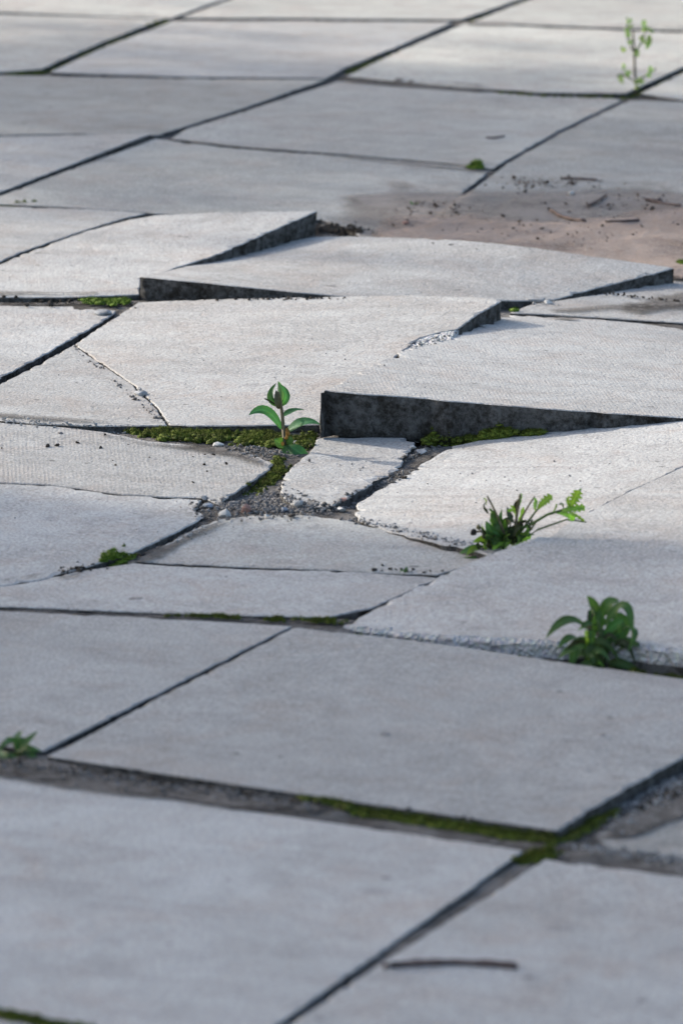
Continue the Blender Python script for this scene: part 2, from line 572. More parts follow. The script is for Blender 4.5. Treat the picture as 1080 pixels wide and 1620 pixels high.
def tree(foot, height, crown_r, n_leaf):
    r = empty('tree', (foot.x, foot.y, -0.03), 'leafy street tree left of the paving', 'tree')
    rnd = random.Random(3)
    V, F = [], []

    def limb(a, b, r0, r1, seg=6):
        base = len(V)
        d = (b - a).normalized()
        u = d.cross(Vector((.3, .8, .1))).normalized()
        w = d.cross(u)
        for i in range(seg + 1):
            t = i / seg
            p = a.lerp(b, t) + Vector((rnd.uniform(-1, 1), rnd.uniform(-1, 1), 0)) * .03 * (0 < i < seg)
            for q in range(8):
                an = q * math.pi / 4
                V.append(p + (u * math.cos(an) + w * math.sin(an)) * (r0 + (r1 - r0) * t))
        for i in range(seg):
            for q in range(8):
                F.append([base + i * 8 + q, base + i * 8 + (q + 1) % 8, base + (i + 1) * 8 + (q + 1) % 8, base + (i + 1) * 8 + q])
    limb(Vector((0, 0, 0)), Vector((0, 0, height)), .11, .05)
    tips = []
    for i in range(11):
        an = i * 2.4
        b = Vector((math.cos(an) * crown_r * rnd.uniform(.5, .9), math.sin(an) * crown_r * rnd.uniform(.5, .9), height + crown_r * rnd.uniform(-.7, .7)))
        limb(Vector((0, 0, height - crown_r * .7 + .08 * i)), b, .045, .012)
        tips.append(b)
    link_mesh('trunk', V, F, plain('tree_bark', (0.10, 0.08, 0.06), 0.9, 20), r)
    LV, LF = [], []
    for _ in range(n_leaf):
        c = rnd.choice(tips).lerp(Vector((0, 0, height)), rnd.uniform(0, .6)) + Vector((rnd.gauss(0, 1), rnd.gauss(0, 1), rnd.gauss(0, 1))) * crown_r * .24
        d = Vector((rnd.gauss(0, 1), rnd.gauss(0, 1), rnd.gauss(0, .6))).normalized()
        e = d.cross(Vector((rnd.gauss(0, 1), rnd.gauss(0, 1), 1))).normalized()
        l, w = rnd.uniform(.05, .09), rnd.uniform(.025, .04)
        b = len(LV)
        LV.extend([c - d * l, c + e * w, c + d * l, c - e * w])
        LF.append([b, b + 1, b + 2, b + 3])
    link_mesh('crown', LV, LF, M_WEED, r, False)


tree(at(230, 190) + TO_SUN * 12.0, 12.0 * math.tan(SUN_EL), 1.25, 2600)

# ---------------------------------------------------------------- paving slabs
SLABS = []            # world outlines, for tests
THICK = 0.056


def zfit(ctrl):
    P = [at(x, y, z) for x, y, z in ctrl]
    A = np.array([[1, p.x, p.y] + ([p.x * p.y] if len(P) == 4 else []) for p in P])
    c = np.linalg.solve(A, np.array([z for *_, z in ctrl])) if len(P) in (3, 4) else None
    if len(P) == 3:
        c = np.append(c, 0.0)
    return lambda x, y: c[0] + c[1] * x + c[2] * y + c[3] * x * y


def hit(x, y, zf):
    d = ray(x, y)
    t = -CAM_H / d.z

    def g(t):
        p = CAMP + d * t
        return p.z - zf(p.x, p.y)
    t2 = t * 1.01
    a, b = g(t), g(t2)
    for _ in range(30):
        if abs(b - a) < 1e-12:
            break
        t, t2 = t2, t2 - b * (t2 - t) / (b - a)
        a, b = b, g(t2)
    return CAMP + d * t2


def inside(poly, x, y):
    c = False
    j = len(poly) - 1
    for i in range(len(poly)):
        xi, yi = poly[i][0], poly[i][1]
        xj, yj = poly[j][0], poly[j][1]
        if (yi > y) != (yj > y) and x < (xj - xi) * (y - yi) / (yj - yi) + xi:
            c = not c
        j = i
    return c


def build_slab(outline, zf, label=None, rough=1.0, top=None, side=None, fine=True, name='paving_slab', thick=THICK, bevel=0.0018, bevmat=0, low=None):
    """outline: world (x, y) points, any winding. One mesh: slightly uneven worn top, rounded arris, rough sides."""
    top, side = top or M_TOP, side or M_SIDE
    area = sum(outline[i - 1][0] * outline[i][1] - outline[i][0] * outline[i - 1][1] for i in range(len(outline))) / 2
    if area < 0:
        outline = outline[::-1]
    cx = sum(p[0] for p in outline) / len(outline)
    cy = sum(p[1] for p in outline) / len(outline)
    SLABS.append([(p[0], p[1]) for p in outline])
    step = 0.010 if fine else 0.05
    pts = []
    n = len(outline)
    for i in range(n):
        a, b = Vector(outline[i][:2]), Vector(outline[(i + 1) % n][:2])
        m = max(1, int((b - a).length / step))
        for q in range(m):
            pts.append(a.lerp(b, q / m))
    n = len(pts)
    nor = []
    for i in range(n):
        e = (pts[(i + 1) % n] - pts[i - 1])
        nor.append(Vector((e.y, -e.x)).normalized())
    seed = random.uniform(0, 100)

    def nz(p, s, o=0.0):
        return mnoise.noise(Vector((p.x * s + seed, p.y * s - seed, o)))
    outer, inner = [], []
    for p, q in zip(pts, nor):
        j = (0.0012 * nz(p, 90) + 0.0016 * nz(p, 30, 3)) * rough if fine else 0
        chip = max(0.0, nz(p, 45, 7) - 0.24) * 0.014 * rough + max(0.0, nz(p, 130, 9) - 0.35) * 0.006 * rough if fine else 0
        o = p + q * (j - chip * 0.6)
        outer.append(o)
        inner.append(o - q * (bevel * (0.7 + 0.5 * abs(nz(p, 60, 11))) + chip))
    # interior points
    xs = [p.x for p in inner]
    ys = [p.y for p in inner]
    gs = 0.028 if fine else 0.3
    ang = GRID_ANG
    V2 = [Vector(p) for p in inner]
    if fine:
        x = min(xs)
        while x < max(xs):
            y = min(ys)
            while y < max(ys):
                X, Y = x + random.uniform(-.006, .006), y + random.uniform(-.006, .006)
                if inside(inner, X, Y) and min((X - p.x) ** 2 + (Y - p.y) ** 2 for p in inner[::2]) > 0.012 ** 2:
                    V2.append(Vector((X, Y)))
                y += gs
            x += gs
    vo, eo, fo, ov, oe, of = delaunay_2d_cdt(V2, [], [list(range(n))], 1, 1e-6)

    def ztop(p):
        w = 0.0
        if fine:
            w = 0.0009 * nz(p, 4.0, 20) + 0.0003 * nz(p, 16, 21)
        return zf(p.x, p.y) + w
    ca, sa = math.cos(-ang), math.sin(-ang)
    z0 = zf(cx, cy)

    def loc(x, y, z):
        x, y = x - cx, y - cy
        return (x * ca - y * sa, x * sa + y * ca, z - z0)
    verts, faces, mi = [], [], []
    idx = {}
    for i, p in enumerate(vo):
        verts.append(loc(p.x, p.y, ztop(p)))
        for s in ov[i]:
            idx[s] = i
    for f in fo:
        a, b, c = (vo[f[0]], vo[f[1]], vo[f[2]])
        f = list(f)
        if (b - a).x * (c - a).y - (b - a).y * (c - a).x < 0:
            f.reverse()
        faces.append(f)
        mi.append(0)
    ring0 = []
    for i in range(n):                            # own vertices, so that the flat top keeps flat shading to its rim
        ring0.append(len(verts))
        verts.append(verts[idx[i]])

    def ring(zoff, push, amp):
        base = len(verts)
        for i in range(n):
            p = outer[i] + nor[i] * (push + amp * nz(pts[i], 55, zoff * 900))
            verts.append(loc(p.x, p.y, ztop(outer[i]) + zoff))
        return list(range(base, base + n))

    def skin(r0, r1, m):
        for i in range(n):
            j = (i + 1) % n
            faces.append((r0[i], r1[i], r1[j], r0[j]))
            mi.append(m)
    r1 = ring(-bevel * 0.75, 0, 0)
    skin(ring0, r1, bevmat)
    r2 = ring(-bevel * 0.75 - 0.0003, 0, 0)       # own vertices: the side shades apart from the arris
    ra = 0.0022 * rough if fine else 0
    r3 = ring(-thick * 0.35, -0.0005, ra)
    r4 = ring(-thick * 0.7, -0.001, ra * 1.4)
    r5 = ring(-thick, -0.003, ra)
    skin(r2, r3, 1)
    skin(r3, r4, 2)
    skin(r4, r5, 2)
    faces.append(list(reversed(r5)))
    mi.append(1)
    o = link_mesh(name, verts, faces, [top, side, low or side], pavement, True, mi, (cx, cy, z0), ang)
    if label:
        o['label'] = label
    return o


def SL(poly, ctrl, label=None, **kw):
    zf = zfit(ctrl) if isinstance(ctrl, (list, tuple)) else (lambda x, y, c=ctrl: c)
    build_slab([hit(x, y, zf) for x, y in poly], zf, label, **kw)


# --- nearest rows
SL([(-45, 1216), (0, 1222), (400, 1284), (829, 1346), (640, 1479), (447, 1616), (378, 1666), (0, 1598), (-610, 1488)], 0.0)
SL([(862, 1359), (1080, 1386), (1660, 1455), (1330, 1740), (388, 1672), (455, 1621), (640, 1500)], [(862, 1359, -.001), (1080, 1386, -.001), (455, 1621, .001)])
SL([(-620, 1500), (0, 1613), (372, 1681), (150, 1840), (-1100, 1760)], 0.0)
SL([(392, 1692), (1320, 1752), (1100, 1960), (160, 1850)], 0.0)
SL([(75, 1196), (480, 1256), (882, 1313), (980, 1254), (1080, 1198), (1290, 1086), (1080, 1074), (860, 1043), (660, 1014), (464, 993), (270, 1093)],
   [(75, 1196, .005), (882, 1313, .008), (464, 993, .003)], side=M_SIDE)
SL([(940, 1322), (1000, 1284), (1080, 1236), (1300, 1110), (2000, 1200), (1740, 1440), (1080, 1364), (962, 1347)],
   [(950, 1330, -.004), (1300, 1110, -.002), (1740, 1440, 0.0)], rough=2.0, top=M_DULL)
SL([(69, 1188), (461, 991), (300, 981), (150, 972), (0, 966), (-240, 950), (-620, 1098)], [(60, 1180, .003), (446, 991, .001), (0, 966, .001)])
# --- row with the split slab and the sunk corner
SL([(214, 887), (270, 856), (318, 832), (345, 822), (400, 816), (480, 814), (556, 825), (640, 846), (720, 864), (800, 880), (690, 909), (520, 901), (390, 896), (270, 891)],
   [(340, 824, -.003), (720, 864, .005), (390, 896, -.006)], 'far half of a slab cracked across', rough=1.3, top=M_DUST)
SL([(211, 890), (270, 895), (390, 901), (520, 903), (705, 911), (640, 938), (588, 961), (517, 977), (300, 971), (130, 964), (0, 959), (-160, 950), (-60, 937), (60, 919), (112, 905)],
   [(270, 893, -.004), (517, 977, .002), (0, 959, .001)], 'near half of a slab cracked across', rough=1.2)
SL([(-420, 660), (-150, 664), (0, 668), (110, 677), (170, 684), (235, 698), (330, 706), (395, 716), (432, 733), (425, 744), (345, 797), (325, 788), (268, 786), (196, 782), (136, 774), (90, 767), (0, 763), (-200, 752), (-560, 745)],
   [(0, 668, .006), (400, 718, .001), (330, 788, -.001)], 'far piece of a slab with a hairline crack and a broken corner', rough=1.5, top=M_RIDGE)
SL([(-570, 748), (-200, 754), (0, 765), (90, 769), (136, 776), (196, 784), (268, 788), (318, 791), (310, 806), (326, 818), (250, 855), (205, 876), (109, 904), (60, 918), (-60, 936), (-165, 949), (-700, 900)],
   [(0, 765, .004), (318, 791, -.001), (60, 917, -.003)], 'near piece of a slab with a hairline crack', rough=1.3)
SL([(503, 693), (560, 692), (642, 693), (656, 700), (645, 718), (632, 742), (570, 776), (512, 807), (482, 806), (458, 797), (447, 783), (444, 764), (452, 748), (466, 736), (488, 716)],
   [(503, 693, .003), (642, 693, .001), (500, 806, -.002)], 'small broken corner piece between mossy joints', rough=2.4, side=M_SIDE2)
SL([(694, 717), (716, 706), (760, 696), (806, 683), (862, 677), (960, 669), (1080, 662), (1320, 640), (1240, 673), (1080, 738), (1000, 775), (926, 814), (884, 848), (830, 900), (745, 869), (690, 859), (620, 842), (566, 823), (561, 812), (566, 795), (620, 762), (655, 742)],
   [(562, 808, -.001), (806, 683, .006), (1080, 662, .028), (1080, 736, .026)], 'bright wedge of broken slab tilted up to the right', rough=1.8, top=M_TOP)
SL([(866, 853), (888, 834), (927, 812), (1001, 774), (1080, 738), (1250, 671), (1600, 720), (1500, 874), (1080, 857), (930, 855)],
   [(870, 847, .028), (1080, 739, .029), (1080, 851, .034)], 'far piece of a heaved slab beyond its ridge', rough=0.5, top=M_TOP)
SL([(541, 989), (620, 946), (700, 906), (780, 873), (850, 849), (872, 849), (930, 851), (1080, 853), (1500, 870), (1380, 1074), (1080, 1029), (1000, 1020), (850, 1014), (700, 1007), (620, 1000)],
   [(541, 989, .001), (855, 849, .032), (1080, 1029, .026), (1080, 853, .038)], 'heaved slab piece with a crumbling front edge', rough=1.7, side=M_BROKEN, bevel=0.006, bevmat=1, low=M_SIDE)
# --- the heaved middle
SL([(117, 545), (153, 571), (182, 590), (211, 609), (221, 621), (231, 631), (249, 648), (254, 659), (265, 673), (150, 674), (60, 670), (0, 664), (-95, 655), (0, 607), (60, 577)],
   [(114, 547, .004), (250, 672, .008), (0, 664, .008)], 'triangular piece broken off the corner of a slab', rough=1.1, side=M_SIDE)
SL([(118, 544), (160, 516), (218, 478), (330, 473), (440, 470), (640, 467), (770, 470), (797, 474), (778, 484), (748, 502), (722, 521), (700, 524), (664, 534), (646, 549), (590, 590), (524, 630), (512, 671), (400, 673), (300, 674), (268, 672), (250, 645), (233, 628), (212, 608), (182, 588), (154, 570)],
   [(218, 478, .002), (797, 474, .034), (500, 671, .010), (262, 672, .009)], 'large pale slab with its far right corner standing proud', rough=1.1, side=M_SIDE)
_zp = zfit([(218, 478, .002), (797, 474, .034), (500, 671, .010), (262, 672, .009)])
_zs = lambda x, y: _zp(x, y) - .001
build_slab([hit(x, y, _zs) for x, y in [(630, 560), (640, 547), (662, 532), (700, 522), (726, 520), (720, 535), (692, 545), (664, 553)]], _zs, 'pale spalled break on the edge of the large slab', 2.5, M_BROKEN, M_BROKEN, bevel=.004)
SL([(507, 622), (512, 617), (522, 618), (575, 624), (640, 628), (800, 641), (960, 653), (1080, 661), (1330, 678), (1560, 560), (1400, 540), (1080, 513), (900, 502), (803, 498), (725, 529), (640, 553), (570, 587)],
   [(508, 618, .0635), (1080, 661, .032), (803, 498, .001)], 'raised slab with a thick blackened front edge', rough=3.2, top=M_RIDGE, thick=0.060)
SL([(-360, 482), (0, 483), (130, 485), (188, 489), (160, 510), (60, 566), (0, 597), (-100, 650), (-640, 620)],
   [(0, 483, -.002), (188, 489, -.004), (0, 597, -.002)], rough=1.4)
SL([(222, 437), (262, 441), (380, 453), (480, 463), (552, 469), (640, 470), (868, 476), (940, 456), (1000, 441), (1066, 423), (930, 404), (760, 382), (620, 375), (500, 374), (430, 384), (350, 402)],
   [(222, 437, .033), (868, 476, -.002), (1066, 423, .016), (500, 374, .010)], 'slab rocked up at its near left corner', rough=1.5, top=M_TOP)
SL([(219, 465), (224, 440), (350, 400), (430, 364), (501, 333), (430, 334), (330, 336), (242, 340), (205, 347), (140, 364), (92, 381), (40, 399), (10, 413), (-60, 442), (-130, 467), (0, 469), (110, 469)],
   [(219, 465, .006), (350, 400, .021), (501, 333, .046), (0, 469, .004)], 'cracked slab lifted at its far right corner', rough=1.6, top=M_FAINT)
SL([(232, 337), (150, 331), (0, 326), (-260, 316), (-620, 452), (-136, 466), (-64, 440), (6, 411), (38, 397), (88, 379), (138, 362), (196, 345)],
   [(232, 337, .006), (0, 326, .004), (-136, 466, .006)], 'left piece of the slab split by a crack', rough=1.4, top=M_FAINT)
SL([(806, 494), (842, 480), (868, 478), (1000, 456), (1085, 436), (1330, 392), (1600, 545), (1080, 510), (900, 499)],
   [(806, 493, -.002), (1085, 446, -.008), (1080, 510, -.010)], rough=1.4)
# --- far rows
SL([(0, 309), (110, 268), (246, 218), (270, 222), (400, 236), (560, 247), (700, 259), (778, 268), (690, 335), (640, 388), (572, 380), (560, 366), (540, 356), (506, 346), (470, 352), (430, 352), (238, 336), (140, 329), (0, 322), (-70, 318)],
   [(0, 312, -.002), (270, 222, .0), (620, 372, -.010)], top=M_DULL)
SL([(270, 219), (290, 205), (534, 128), (600, 128), (720, 137), (960, 153), (985, 157), (880, 208), (792, 258), (779, 266), (700, 256), (560, 244), (400, 232)],
   [(276, 220, -.001), (600, 128, -.003), (779, 266, -.003)], top=M_DUST)
SL([(995, 158), (1080, 160), (1560, 185), (1500, 440), (1080, 400), (660, 380), (700, 335), (786, 270), (800, 259), (890, 208)],
   [(995, 158, -.001), (786, 270, -.003), (1080, 400, -.013)], top=M_DUST)
SL([(0, 215), (130, 212), (238, 211), (120, 257), (0, 303), (-75, 316), (-500, 300), (-330, 205)],
   [(0, 215, .002), (238, 211, .008), (0, 303, .0)])
SL([(-310, 116), (0, 118), (240, 123), (516, 125), (385, 170), (250, 213), (130, 210), (0, 213), (-380, 203)], [(0, 118, .0), (505, 127, .0), (0, 213, .001)], top=M_DUST)
SL([(78, 113), (170, 71), (274, 32), (430, 31), (600, 33), (716, 34), (640, 68), (548, 105), (516, 122), (300, 121)], [(82, 114, .0), (278, 32, .0), (508, 124, .001)])
SL([(548, 119), (640, 76), (735, 36), (900, 44), (1080, 51), (1250, 60), (1080, 105), (990, 146), (860, 145), (720, 136)], [(566, 122, .0), (764, 41, .0), (990, 146, .004)], top=M_CREAM)
SL([(1012, 147), (1080, 115), (1262, 64), (1700, 80), (1620, 190), (1080, 157)], 0.0, top=M_CREAM)
SL([(0, 113), (66, 108), (160, 66), (258, 29), (120, 25), (0, 22), (-200, 16), (-420, 106)], [(0, 113, .002), (262, 32, .002), (0, 22, .0)], top=M_DUST)
SL([(-200, 12), (0, 18), (270, 28), (352, -2), (440, -40), (150, -55), (-60, -60)], 0.0, top=M_CREAM)
SL([(284, 27), (430, 27), (728, 30), (824, -3), (920, -38), (455, -42), (366, -3)], 0.0, top=M_CREAM)
SL([(745, 34), (900, 40), (1080, 47), (1260, 55), (1440, -20), (936, -40), (838, -2)], 0.0, top=M_CREAM)

# plain flat slabs continuing the paving beyond the picture
ca, sa = math.cos(GRID_ANG), math.sin(GRID_ANG)
o0 = at(62, 1192)
AUTH = [p[:] for p in SLABS]
CENT = [(sum(p[0] for p in q) / len(q), sum(p[1] for p in q) / len(q)) for q in AUTH]


def seg_hit(a, b, c, d):
    def o(p, q, r):
        return (q[0] - p[0]) * (r[1] - p[1]) - (q[1] - p[1]) * (r[0] - p[0])
    return o(a, b, c) * o(a, b, d) < 0 and o(c, d, a) * o(c, d, b) < 0


for j in range(-5, 10):
    for i in range(-6, 9):
        off = 0.3 if j % 2 else 0.0
        def W(u, v):
            return (o0.x + u * ca - v * sa, o0.y + u * sa + v * ca)
        u0, v0 = i * 0.612 + off, j * 0.762
        q = [W(u0, v0), W(u0 + .6, v0), W(u0 + .6, v0 + .75), W(u0, v0 + .75)]
        c = W(u0 + .3, v0 + .375)
        if not (-2.6 < c[0] < 2.6 and 2.2 < c[1] < 14):
            continue
        bad = False
        for A in AUTH:
            if any(inside(A, *p) for p in q + [c]) or any(inside(q, *p) for p in A):
                bad = True
                break
            for e in range(4):
                if any(seg_hit(q[e - 1], q[e], A[k - 1], A[k]) for k in range(len(A))):
                    bad = True
                    break
            if bad:
                break
        if not bad:
            build_slab(q, lambda x, y: 0.0, fine=False)

# ---------------------------------------------------------------- ray casting onto what is built so far
bpy.context.view_layer.update()
_v, _f = [], []
for o in sorted(scene.objects, key=lambda o: o.name != 'pavement'):
    if o.type == 'MESH' and o.name.split('.')[0] in ('paving_slab', 'pavement'):
        b = len(_v)
        mw = o.matrix_world
        _v.extend(mw @ v.co for v in o.data.vertices)
        _f.extend([b + i for i in p.vertices] for p in o.data.polygons)
N_BED = len(pavement.data.polygons)
BVH = BVHTree.FromPolygons(_v, _f)
DOWN = Vector((0, 0, -1))


def cast(x, y):
    d = ray(x, y).normalized()
    h = BVH.ray_cast(CAMP, d)
    return (h[0], h[1]) if h[0] is not None else (at(x, y), Vector((0, 0, 1)))


def settle(x, y):
    """where a loose crumb seen at this place of the photo comes to rest; and whether that is in a joint"""
    d = ray(x, y).normalized()
    h = BVH.ray_cast(CAMP, d)
    if h[0] is None:
        return at(x, y), False
    p = h[0]
    if h[1].z < 0.5 and h[2] >= N_BED:                    # the side of a slab: falls to its foot
        q = p + Vector((h[1].x, h[1].y, 0)).normalized() * random.uniform(0.001, 0.012)
        g = BVH.ray_cast(Vector((q.x, q.y, p.z + 0.001)), DOWN)
        return (g[0], True) if g[0] is not None else (p, True)
    return p, h[2] < N_BED


def drop(X, Y):
    h = BVH.ray_cast(Vector((X, Y, 1.0)), DOWN)
    return h[0] if h[0] is not None else Vector((X, Y, 0))


def mpp(p):
    """metres per photo pixel at a point"""
    return (p.y * CP - (p.z - CAM_H) * SP) / FPX


UPV = Vector((0, SP, CP))      # picture-up at the camera: used only to convert traced heights to metres

# ---------------------------------------------------------------- sand, dust and dirt lying loose on the paving
def dirt_mat(name, c1, c2, c3, coarse=1.0):
    """loose grains: a sheet that thins out grain by grain where little lies"""
    k = NT(name)
    v, _ = k.coords(False)
    a = k.noise(v, 10, 6, 0.68, 0.6)
    b = k.noise(v, 75, 5, 0.7)
    f = k.noise(v, 380, 3, 0.7)
    c = k.mix(k.ramp(a, [(0.38, 0.0), (0.62, 1.0)]), c1, c2)
    c = k.mix(k.math('MULTIPLY', k.ramp(b, [(0.48, 0.0), (0.66, 1.0)]), 0.7), c, c3)
    c = k.mix(k.math('MULTIPLY', k.ramp(f, [(0.36, 1.0), (0.5, 0.0)]), 0.5), c, tuple(x * 0.45 for x in c1))
    k.l(c, k.b.inputs['Base Color'])
    k.b.inputs['Roughness'].default_value = 0.96
    k.b.inputs['Specular IOR Level'].default_value = 0.1
    k.l(k.bump(k.math('ADD', b, k.math('MULTIPLY', f, 0.6)), 0.9, 0.004), k.b.inputs['Normal'])
    at_ = k.n('ShaderNodeAttribute', attribute_name='cover')
    g = k.math('ADD', k.math('MULTIPLY', f, 0.45), k.math('ADD', k.math('MULTIPLY', b, 0.35), k.math('MULTIPLY', a, 0.2)))
    al = k.math('MULTIPLY', k.math('SUBTRACT', k.math('ADD', at_.outputs['Fac'], g), 0.90), 2.8, True)
    tr = k.n('ShaderNodeBsdfTransparent')
    mx = k.n('ShaderNodeMixShader')
    k.l(al, mx.inputs[0])
    k.l(tr.outputs[0], mx.inputs[1])
    k.l(k.b.outputs[0], mx.inputs[2])
    k.l(mx.outputs[0], k.out.inputs[0])
    return k.m


def film(name, label, mat, x0, x1, ya, yb, cover, step=(0.008, 0.012), depth=0.003, fill=-0.004, maxjump=0.006, rim=0.004, base=0.0012, cat=None):
    gx, gy = np.arange(x0, x1, step[0]), np.arange(ya, yb, step[1])
    X, Y = np.meshgrid(gx, gy)
    xp, yp = pxarr(X, Y)
    C = np.clip(cover(xp, yp, X, Y), 0, 1)
    ny, nx = X.shape
    idx = -np.ones((ny, nx), int)
    V, A = [], []
    nz = fbm(X, Y, 31, 4, 22.0)
    on = C > 0.03
    g = on.copy()
    g[1:] |= on[:-1]; g[:-1] |= on[1:]; g[:, 1:] |= on[:, :-1]; g[:, :-1] |= on[:, 1:]
    for j, i in zip(*np.nonzero(g)):
        p = drop(X[j, i], Y[j, i])
        c = C[j, i]
        z = max(p.z, fill if c > .5 else -1) + base + depth * c * (0.6 + 0.8 * nz[j, i])
        idx[j, i] = len(V)
        V.append((p.x, p.y, z))
        A.append(c)
    # nothing stays lying along the very rim of a slab that stands above its neighbour
    Zg = np.full((ny, nx), np.nan)
    Zg[idx >= 0] = np.array([v[2] for v in V])
    for dj, di in ((0, 1), (0, -1), (1, 0), (-1, 0), (1, 1), (-1, -1), (1, -1), (-1, 1)):
        S_ = np.roll(np.roll(Zg, dj, 0), di, 1)
        for j, i in zip(*np.nonzero(Zg - S_ > rim)):
            A[idx[j, i]] = 0.0
    F = []
    for j, i in zip(*np.nonzero(g[:-1, :-1] & g[1:, :-1] & g[:-1, 1:] & g[1:, 1:])):
        q = [idx[j, i], idx[j, i + 1], idx[j + 1, i + 1], idx[j + 1, i]]
        zz = [V[k][2] for k in q]
        if max(zz) - min(zz) < maxjump:
            F.append(q)
    o = link_mesh(name, V, F, mat, None, True)
    at_ = o.data.attributes.new('cover', 'FLOAT', 'POINT')
    at_.data.foreach_set('value', np.array(A, np.float32))
    return tag(o, label, cat, None, 'stuff')


def sand_cover(xp, yp, X, Y):
    n = fbm(X, Y, 5, 5, 6.0)
    top = np.interp(xp, [480, 560, 640, 740, 860, 1000, 1080, 1300], [400, 368, 344, 322, 330, 322, 318, 320])
    return sm(yp - top + n * 34, -30, 40) * sm(xp + n * 40, 520, 640) * (0.86 + .25 * n)


def dust_cover(xp, yp, X, Y):
    n = fbm(X, Y, 15, 5, 5.0)
    top = np.interp(xp, [300, 460, 640, 740, 800, 880, 1080, 1300], [340, 300, 262, 262, 262, 262, 268, 272])
    return sm(yp - top + n * 30, -24, 60) * sm(xp + n * 80, 380, 640) * (0.62 + .5 * n)


NEARG = np.interp
def only_behind(f):
    """keeps off the slab that rises in front of the sunken ones"""
    def g(xp, yp, X, Y):
        edge = np.interp(xp, [350, 500, 620, 760, 930, 1066, 1300], [352, 360, 378, 385, 410, 437, 450])
        return f(xp, yp, X, Y) * (1 - sm(yp - edge, -3, 4))
    return g


yn, yf = at(800, 455).y, at(800, 235).y
M_DUSTF = dirt_mat('grey_brown_dust', (0.20, 0.175, 0.158), (0.26, 0.232, 0.212), (0.30, 0.275, 0.255))
M_PINKF = dirt_mat('pink_brown_sand', (0.27, 0.208, 0.172), (0.31, 0.25, 0.215), (0.35, 0.30, 0.265))
M_DIRTF = dirt_mat('joint_dirt', (0.060, 0.052, 0.046), (0.15, 0.136, 0.125), (0.24, 0.225, 0.21))
film('dust', 'grey brown dust lying over the sunken far slabs', M_DUSTF, -0.25, 1.0, yn, yf, only_behind(dust_cover), depth=.002, fill=-.008, maxjump=.02, rim=1)
film('sand', 'pinkish sand washed up behind the rocked slab', M_PINKF, -0.1, 1.0, yn, yf, only_behind(sand_cover), depth=.006, fill=-.006, base=.0026, maxjump=.03, rim=1)

SPILL = [(-100, 1206, 480, 1278, 34, .95), (480, 1292, 860, 1346, 10, .62), (960, 1356, 1200, 1384, 40, 1.0), (985, 1312, 1190, 1205, 34, .95),
         (-100, 962, 540, 984, 8, .7), (345, 808, 470, 812, 34, .72), (330, 826, 205, 884, 16, .75), (110, 905, -100, 942, 10, .85), (200, 690, 440, 730, 24, .8),
         (0, 668, 200, 684, 10, .7), (505, 690, 650, 694, 10, .6), (640, 742, 690, 716, 12, .75), (0, 474, 220, 476, 16, .8), (880, 490, 1080, 470, 10, .7), (1010, 480, 1120, 462, 34, .85),
         (806, 494, 900, 500, 12, .75), (280, 220, 780, 267, 5, .6), (0, 215, 200, 213, 8, .8), (0, 116, 520, 125, 5, .6), (560, 124, 760, 140, 7, .9),
         (278, 30, 740, 33, 7, .85), (740, 36, 1080, 48, 8, .9), (0, 20, 270, 29, 7, .85), (0, 324, 230, 337, 8, .6), (560, 996, 860, 1036, 12, .6), (860, 1040, 1080, 1070, 18, .7)]


def spill_cover(xp, yp, X, Y):
    n = fbm(X, Y, 25, 5, 16.0)
    n2 = fbm(X, Y, 26, 3, 5.0)
    C = np.zeros_like(xp)
    for ax, ay, bx, by, w, k in SPILL:
        d = seg_dist(xp, yp, ax, ay, bx, by)
        C = np.maximum(C, k * (1 - sm(d * (1 + .5 * n2) + n * w * 1.3, w * .3, w * 2.2 + 18)) * (.9 + .3 * n))
    return C


film('dirt', 'grey dirt spilling from the joints over the slab edges', M_DIRTF, -0.85, 0.9, 5.0, 13.0, spill_cover, step=(0.007, 0.010), depth=.0018, fill=-.009, maxjump=.005, base=.0018)

for o in scene.objects:
    if o.type == 'MESH' and o.name in ('dust', 'sand', 'dirt'):
        b = len(_v)
        _v.extend(o.matrix_world @ v.co for v in o.data.vertices)
        _f.extend([b + i for i in p.vertices] for p in o.data.polygons)
BVH2 = BVHTree.FromPolygons(_v, _f)


def on_top(p):
    h = BVH2.ray_cast(Vector((p.x, p.y, p.z + .012)), DOWN)
    return h[0] if h[0] is not None and h[0].z > p.z - .001 else p


# ---------------------------------------------------------------- moss
_ico = bmesh.new()
bmesh.ops.create_icosphere(_ico, subdivisions=2, radius=1)
ICO2V = [v.co.copy() for v in _ico.verts]
ICO2F = [[v.index for v in f.verts] for f in _ico.faces]
_ico.free()
_ico = bmesh.new()
bmesh.ops.create_icosphere(_ico, subdivisions=1, radius=1)
ICO1V = [v.co.copy() for v in _ico.verts]
ICO1F = [[v.index for v in f.verts] for f in _ico.faces]
_ico.free()


def moss_clump(V, F, p, r, hgt, blades=16):
    b = len(V)
    s = random.uniform(0, 99)
    for c in ICO1V:
        k = 1 + 0.7 * mnoise.noise(c * 2.3 + Vector((s, 0, 0)))
        V.append(p + Vector((c.x * r * k * 1.25, c.y * r * k * 1.25, c.z * hgt * k * .75)))
    F.extend([b + i for i in f] for f in ICO1F)
    for _ in range(blades):
        a = random.uniform(0, 6.283)
        e = random.uniform(0.15, 1.5)
        d = Vector((math.cos(a) * math.cos(e), math.sin(a) * math.cos(e), math.sin(e)))
        q = p + Vector((d.x * r, d.y * r, d.z * hgt * .75))
        t = d.cross(Vector((0.3, 0.2, 1))).normalized() * 0.0006
        l = random.uniform(0.0015, 0.004)
        b = len(V)
        V.extend([q - t - d * .001, q + t - d * .001, q + d * l + Vector((random.uniform(-.0015, .0015), random.uniform(-.0015, .0015), .0008))])
        F.append([b, b + 1, b + 2])


